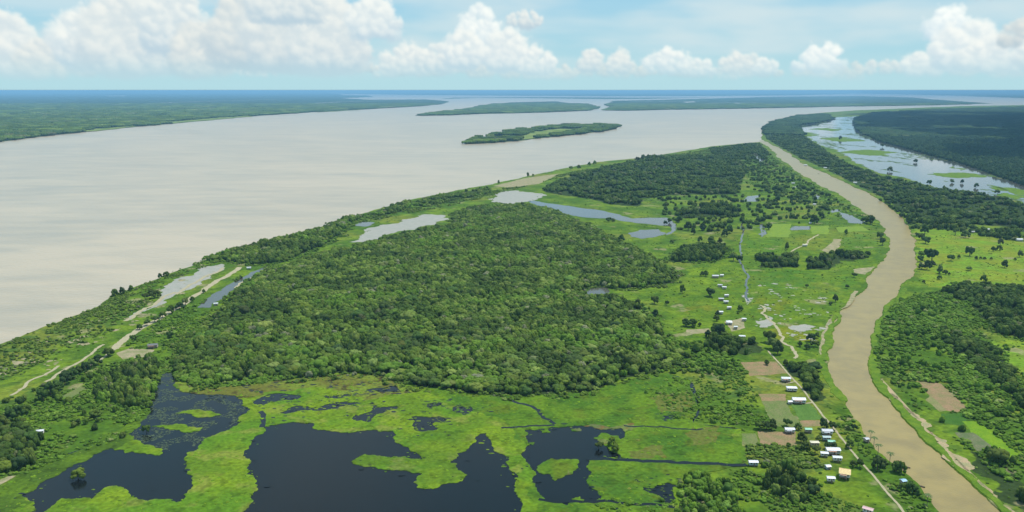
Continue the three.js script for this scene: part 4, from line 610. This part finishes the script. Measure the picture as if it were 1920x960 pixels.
// ---- trees that stand alone: [x, y of the foot, crown width in photo pixels, tallness, label]
const lone = {
  'trees scattered over the right bank pasture': ['dark tree standing alone on the bright pasture right of the channel', DARK, [[1734, 438, 12], [1720, 444, 8], [1748, 500, 11], [1783, 489, 14], [1818, 480, 12, 1.5], [1791, 440, 9, 1.5], [1811, 446, 14], [1762, 513, 11], [1772, 515, 9], [1780, 516, 5], [1761, 524, 8], [1732, 531, 6], [1875, 460, 10, 1.4], [1874, 470, 10], [1862, 471, 8], [1883, 502, 10, 1.3], [1844, 529, 12], [1912, 482, 10], [1751, 427, 12, 1.6], [1773, 422, 11, 1.4], [1704, 419, 13], [1785, 418, 10], [1766, 410, 13]]],
  'trees on the edge of the channel at the right pasture': ['dark tree on the channel edge beside the right pasture', DARK, [[1727, 450, 13], [1735, 457, 13], [1727, 482, 12], [1725, 491, 10], [1747, 490, 20], [1738, 506, 14], [1728, 505, 12]]],
  'shrubby trees in a row across the right pasture': ['small shrubby tree in the thin row across the right pasture', DARK, [[1846, 487, 6], [1858, 488, 5], [1830, 487, 6], [1798, 485, 6], [1903, 489, 5], [1817, 507, 11, 0.7], [1838, 486, 4]]],
  'trees scattered over the middle pasture': ['dark tree standing alone on the middle pasture left of the houses', DARK, [[1227, 570, 12], [1250, 573, 7, 1.5], [1196, 570, 10], [1229, 593, 11], [1323, 518, 9], [1260, 456, 7], [1316, 518, 7]]],
  'trees dotted round the oval pond': ['dark tree in the loose cluster right of the oval pond', DARK, [[1312, 454, 10], [1333, 458, 14], [1350, 456, 10], [1290, 432, 14], [1273, 417, 12], [1317, 432, 14], [1346, 432, 16], [1367, 438, 14], [1375, 489, 15], [1387, 491, 10], [1300, 440, 10], [1358, 444, 11], [1165, 452, 12], [1142, 416, 10], [1150, 416, 7], [1256, 418, 9], [1247, 421, 8]]],
  'trees scattered left of the channel bend': ['dark tree on the green plain left of the channel bend', DARK, [[1442, 431, 9], [1475, 468, 8, 1.5], [1586, 440, 7], [1601, 520, 9], [1588, 541, 9], [1566, 566, 10, 1.4], [1557, 572, 7], [1512, 540, 7], [1527, 420, 12], [1541, 410, 8, 1.6], [1632, 420, 16], [1622, 418, 14], [1650, 448, 11], [1655, 460, 12]]],
  'trees by the mud flat': ['dark tree beside the pale mud patch and trail', DARK, [[1520, 640, 13], [1528, 650, 12], [1513, 655, 11], [1500, 650, 9], [1532, 634, 9]]],
  'row of trees along the left path': ['bushy tree in the row along the left sandy path', DARK, [[82, 752, 20], [95, 742, 22], [108, 733, 22], [122, 722, 22], [135, 712, 20], [148, 702, 17], [160, 698, 16], [172, 690, 16], [184, 684, 15], [262, 618, 12], [276, 611, 12], [290, 604, 12], [305, 596, 12], [322, 588, 13], [336, 580, 13], [348, 572, 12]]],
  'trees by the left bottom edge': ['dark tree in the short row left above the white house', DARK, [[4, 800, 22], [20, 790, 22], [36, 782, 20], [50, 776, 16]]],
  'trees in the yards of the lower village': ['dark yard tree between the roofs of the lower village', DARK, [[1437, 806, 20], [1425, 805, 18], [1447, 806, 16], [1475, 799, 14], [1497, 806, 13], [1545, 804, 16], [1560, 806, 16], [1502, 830, 18], [1535, 826, 10], [1592, 840, 14], [1508, 845, 16], [1528, 850, 15], [1550, 842, 12], [1564, 841, 12], [1612, 876, 14], [1600, 876, 13]]],
  'trees on the channel bank by the lower village': ['dark tree on the channel bank below the lower village', DARK, [[1645, 880, 22], [1656, 876, 16], [1680, 884, 20], [1690, 888, 16], [1694, 920, 18], [1706, 924, 18], [1716, 928, 16], [1600, 806, 10], [1590, 806, 8]]],
  'trees in the upper village': ['dark tree among the small roofs of the upper village', DARK, [[1388, 584, 11], [1345, 592, 9], [1343, 602, 12], [1340, 625, 18], [1350, 632, 20], [1358, 640, 18], [1328, 633, 14], [1312, 612, 7], [1440, 642, 20, 1.2], [1450, 655, 22], [1458, 664, 20], [1437, 684, 9], [1410, 645, 11]]],
  'drowned trees': ['half drowned leafy tree standing in the left dark pond', WOOD, [[147, 898, 22], [275, 812, 14, 1.2]]],
  'trees along the river shore': ['small dark tree on the edge of the wide river', DARK, [[990, 332, 6, 1.4], [1000, 331, 5], [935, 345, 5], [1105, 311, 6], [1115, 309, 7], [1085, 317, 7], [1070, 318, 6], [1195, 302, 9], [1205, 300, 8], [215, 556, 12], [230, 552, 11], [246, 545, 10], [300, 523, 9], [312, 518, 10], [285, 560, 14], [272, 562, 11], [296, 558, 12]]],
  'isolated left trees': ['small round tree on the grass left of the young wood', DARK, [[318, 634, 13, 1.1], [382, 550, 6, 1.3], [361, 566, 9]]],
  'pond side trees': ['dark tree standing in the reddish shallows of the right pond', WOOD, [[1122, 842, 14], [1153, 848, 16], [1146, 836, 13]]],
  'bank trees in the lagoon': ['dark bush on a grass bank in the flooded lagoon', DARK, [[1717, 305, 6], [1668, 322, 9], [1742, 345, 8], [1785, 343, 7], [1804, 344, 6], [1830, 352, 9], [1870, 364, 10], [1655, 276, 6], [1575, 262, 6]]],
};
const named = [   // single trees that can be told from the rest
  [1333, 556, 16, 1.0, 'large round dark tree alone on grass left of the upper village roofs'], [1279, 550, 10, 1.7, 'tall narrow tree alone on the middle pasture'], [1285, 612, 15, 0.9, 'broad dark tree at the left end of the small sandy field'], [1299, 613, 16, 0.9, 'broad dark tree joined to its neighbour above the small sandy field'],
  [252, 640, 15, 0.9, 'round dark bush tree on the left path, near the grey roof'], [204, 668, 18, 0.9, 'round dark tree at the end of the path tree row, left'], [179, 784, 18, 0.8, 'low dark tree in the scrub left of the pond'], [150, 771, 8, 1.2, 'small dark tree above the scrub left of the pond'], [147, 796, 9, 1.1, 'small dark tree inside the scrub left of the pond'], [1901, 447, 20, 1.0, 'big dark tree beside the white roof at the right edge'],
];
const foot = (px, py) => G(px, py, 1), lr = rng(909);
const yardClear = [];
function loneTree(px, py, w, tall, set, label, grp) { const [x, z] = foot(px, py), R = w * scaleAt(px, py) / 2 * 1.05; tree('tree', { x, z, R, H: R * 2.0 * (tall ?? (0.85 + 0.45 * lr())), turn: lr() * 6.28, c: tone(lr, set), v: Math.floor(lr() * 6), wide: 0.85 + 0.45 * lr() }, label, grp, 0.16, looseCrowns); }
for (const [grp, [label, set, list]] of Object.entries(lone)) for (const [px, py, w, tall] of list) loneTree(px, py, w, tall, set, label, grp);
for (const [px, py, w, tall, label] of named) loneTree(px, py, w, tall, DARK, label);

// ---- palms on the channel bank
const palmLeaf = (() => { const g = new THREE.BufferGeometry(), pos = [], r = rng(5); for (let k = 0; k < 13; k++) { const a = k * 2.4, dx = Math.cos(a), dz = Math.sin(a), up = 0.2 + 0.5 * r(), L = 2.6 + r() * 0.6; const at = (t) => [dx * L * t, up * 2.2 * t - 1.9 * t * t, dz * L * t]; for (let i = 0; i < 5; i++) { const p = at(i / 5), q = at((i + 1) / 5), w = 0.36 * Math.sin(Math.PI * (i + 1) / 6.2), w0 = 0.36 * Math.sin(Math.PI * (i + 0.2) / 6.2); for (const s of [-1, 1]) { const A = [p[0], p[1], p[2]], B = [q[0], q[1], q[2]], C = [q[0] - dz * w * s, q[1] - w * 0.5, q[2] + dx * w * s], D = [p[0] - dz * w0 * s, p[1] - w0 * 0.5, p[2] + dx * w0 * s]; pos.push(...A, ...B, ...C, ...A, ...C, ...D); } } } g.setAttribute('position', new THREE.Float32BufferAttribute(pos, 3)); g.computeVertexNormals(); return g; })();
const palmTrunk = new THREE.CylinderGeometry(0.12, 0.2, 8, 7); palmTrunk.translate(0, 3.9, 0);
const frondMat = mat({ color: lin(0.075, 0.12, 0.03), side: THREE.DoubleSide });
for (const [px, py, label] of [[1638, 838, 'slender palm at the water edge beside the grey hut'], [1646, 852, 'slender palm leaning over the channel below the grey hut'], [1668, 868, 'slender palm on the bank right of the dark bank trees'], [1632, 826, 'slender palm just behind the grey hut'], [1738, 948, 'slender palm low on the bank near the bottom edge']]) { const [x, z] = foot(px, py), g = group('palm_tree', x, 1, z, px); tag(g, null, label, 'palm', 'palms on the channel bank'); put('trunk', palmTrunk, barkMat, g); const c = put('frond', palmLeaf, frondMat, g); c.position.y = 7.8; c.name = 'crown'; }

// ================================================================ HOUSES AND BOATS
const roofMat = {}; function roofOf(k) { const c = { white: [0.72, 0.74, 0.76], grey: [0.48, 0.51, 0.55], pale: [0.62, 0.66, 0.68], mint: [0.22, 0.56, 0.38], teal: [0.34, 0.47, 0.46], beige: [0.62, 0.58, 0.42], yellow: [0.72, 0.52, 0.20], pink: [0.66, 0.42, 0.42], blue: [0.28, 0.50, 0.68], dark: [0.14, 0.15, 0.15], rust: [0.42, 0.24, 0.17] }[k];
  return roofMat[k] ??= mat({ map: tiled(128, (() => { const f = per((u, v) => fbm(u * 5, v * 5, 4)); return (u, v) => { const s = 0.86 + 0.26 * f(u, v); const st = sstep(0.12, 0.32, fbm(u * 9 + 3, v * 22, 4)) * 0.55; return c.map((q, i) => mix(q * s, [0.20, 0.13, 0.085][i], st)); }; })()), roughness: 0.55, side: THREE.DoubleSide }); }
const wallMats = [[0.62, 0.60, 0.55], [0.40, 0.33, 0.25], [0.34, 0.42, 0.46], [0.50, 0.46, 0.36]].map((c) => mat({ color: lin(...c) })), glassMat = mat({ color: lin(0.02, 0.025, 0.03), roughness: 0.15 }), plankMat = mat({ color: lin(0.24, 0.17, 0.11) }), trimMat = mat({ color: lin(0.7, 0.7, 0.68) });
const box = (w, h, d, x, y, z) => { const g = new THREE.BoxGeometry(w, h, d); g.translate(x, y, z); return g; };
// a timber house on posts: w along the ridge, d across it; hip = four sloping roof faces
function house([px, py, wpx, deg, roof, wall, label, o = {}]) {
  const [x, z] = foot(px, py), s = scaleAt(px, py), w = Math.max(3, wpx * s * 0.87), d = o.d ?? Math.min(7, Math.max(3, w * 0.55)), st = o.post ?? 0.9, h = o.h ?? Math.min(2.7, 1.6 + w * 0.08), rise = o.rise ?? d * 0.2, over = 0.45;
  const g = group(o.name ?? 'house', x, 1.0, z, deg * Math.PI / 180); tag(g, null, label, o.cat ?? 'house', o.shed ? 'sheds' : 'village houses');
  for (const ax of [-1, -0.33, 0.33, 1]) for (const az of [-1, 1]) put('post', box(0.2, st + 0.15, 0.2, ax * (w / 2 - 0.2), st / 2 - 0.05, az * (d / 2 - 0.2)), plankMat, g);
  put('floor', box(w + 0.2, 0.15, d + 0.2, 0, st + 0.075, 0), plankMat, g);
  const sh = new THREE.Shape([[-d / 2, 0], [d / 2, 0], [d / 2, h], [0, h + rise * (d / (d + 2 * over))], [-d / 2, h]].map(([a, b]) => new THREE.Vector2(a, b)));
  const wg = o.hip ? box(w, h, d, 0, h / 2, 0) : new THREE.ExtrudeGeometry(sh, { depth: w, bevelEnabled: false }).translate(0, 0, -w / 2).rotateY(Math.PI / 2);
  wg.translate(0, st + 0.15, 0); put('wall', wg, wallMats[wall], g);
  const top = st + 0.15 + h + 0.06, hw = w / 2 + over, hd = d / 2 + over, peak = top + rise, eave = top - 0.04;
  const rp = (pts) => { const b = new THREE.BufferGeometry(), P3 = [], U = []; const quad = pts.length === 4 ? [0, 1, 2, 0, 2, 3] : [0, 1, 2];
    for (const lift of [0.07, 0]) for (const i of lift ? quad : quad.slice().reverse()) { P3.push(pts[i][0], pts[i][1] + lift, pts[i][2]); U.push(pts[i][0] / 6, pts[i][2] / 6); }
    for (let i = 0; i < pts.length; i++) { const A = pts[i], B = pts[(i + 1) % pts.length], q = [[...A], [B[0], B[1], B[2]], [B[0], B[1] + 0.07, B[2]], [A[0], A[1] + 0.07, A[2]]]; for (const k of [0, 2, 1, 0, 3, 2]) { P3.push(...q[k]); U.push(q[k][0] / 6, q[k][2] / 6); } }
    b.setAttribute('position', new THREE.Float32BufferAttribute(P3, 3)); b.setAttribute('uv', new THREE.Float32BufferAttribute(U, 2)); b.computeVertexNormals(); return b; };
  const R = roofOf(roof), ri = o.hip ? Math.max(0.4, hw - hd) : hw;
  const rf = new THREE.Group(); rf.name = 'roof'; g.add(rf);
  for (const q of [-1, 1]) put('roof_panel', rp(q > 0 ? [[-hw, eave, hd], [hw, eave, hd], [ri, peak, 0.01], [-ri, peak, 0.01]] : [[hw, eave, -hd], [-hw, eave, -hd], [-ri, peak, -0.01], [ri, peak, -0.01]]), R, rf);
  if (o.hip) for (const q of [-1, 1]) put('roof_panel', rp(q > 0 ? [[hw, eave, hd], [hw, eave, -hd], [ri, peak, 0]] : [[-hw, eave, -hd], [-hw, eave, hd], [-ri, peak, 0]]), R, rf);
  put('ridge_cap', box(ri * 2, 0.08, 0.3, 0, peak + 0.1, 0), R, rf);
  if (s < 0.75) {
    const y0 = st + 0.15; put('door', box(0.9, 1.95, 0.06, w * 0.06, y0 + 0.98, d / 2 + 0.03), plankMat, g);
    for (const fx of w > 8 ? [-0.36, -0.16, 0.27, 0.4] : [-0.28, 0.32]) { const wi = put('window', box(0.95, 0.9, 0.05, fx * w, y0 + h * 0.58, d / 2 + 0.025), glassMat, g); put('frame', mergeGeometries([box(1.1, 0.08, 0.07, fx * w, y0 + h * 0.58 + 0.49, d / 2 + 0.035), box(1.1, 0.08, 0.07, fx * w, y0 + h * 0.58 - 0.49, d / 2 + 0.035)]), trimMat, wi); }
    if (w > 6.5 && !o.hip) { const pp = put('porch_roof', box(w * 0.62, 0.06, 1.7, -w * 0.12, y0 + h - 0.28, d / 2 + 1.1), roofOf(px % 2 ? 'rust' : 'grey'), g); for (const sx of [-0.42, 0.18]) put('post', box(0.14, y0 + h - 0.3, 0.14, sx * w, (y0 + h - 0.3) / 2 - 0.02, d / 2 + 1.8), plankMat, g); put('porch_floor', box(w * 0.62, 0.1, 1.6, -w * 0.12, st + 0.08, d / 2 + 0.92), plankMat, g); }
    const st_ = put('stairs', mergeGeometries([0, 1, 2].map((i) => box(1.1, 0.1, 0.3, w * 0.06, st - 0.2 - i * 0.28, d / 2 + 0.3 + i * 0.28))), plankMat, g); st_.name = 'steps';
  }
  return g;
}
homes.forEach(house);
// ---- wooden boats
function hull(L, W) { const g = new THREE.BufferGeometry(), n = 10, pos = [], idx = []; for (let i = 0; i <= n; i++) { const t = i / n * 2 - 1, w = W / 2 * Math.pow(1 - t * t, 0.6) + 0.02, lift = 0.25 * t * t, x = t * L / 2; for (const [a, y] of [[-1, 0.55], [-0.72, 0.02], [0.72, 0.02], [1, 0.55], [0.86, 0.55], [0.6, 0.12], [-0.6, 0.12], [-0.86, 0.55]]) pos.push(x, y + lift, a * w); } for (let i = 0; i < n; i++) for (let k = 0; k < 8; k++) { const a = i * 8 + k, b = i * 8 + (k + 1) % 8; idx.push(a, b, b + 8, a, b + 8, a + 8); } g.setAttribute('position', new THREE.Float32BufferAttribute(pos, 3)); g.setIndex(idx); g.computeVertexNormals(); return g; }
const hullGeo = hull(6, 1.4), boatMat = mat({ color: lin(0.10, 0.075, 0.06), side: THREE.DoubleSide });
for (const [px, py, deg, label] of [[1456, 289, -35, 'dark boat on the channel just inside its mouth'], [1535, 326, -25, 'dark boat near the right bank of the far channel'], [1726, 912, -50, 'brown boat lying off the bank below the blue roof'], [1699, 876, -50, 'brown boat off the bank above the blue roof']]) { const [x, z] = G(px, py, 0.1), g = group('boat', x, 0.08, z, deg * Math.PI / 180); tag(g, null, label, 'boat', 'boats on the channel'); put('hull', hullGeo, boatMat, g); for (const sx of [-1.6, 0, 1.6]) put('seat', box(0.3, 0.05, 1.15, sx, 0.42, 0), plankMat, g); }

renderer.render(scene, camera);
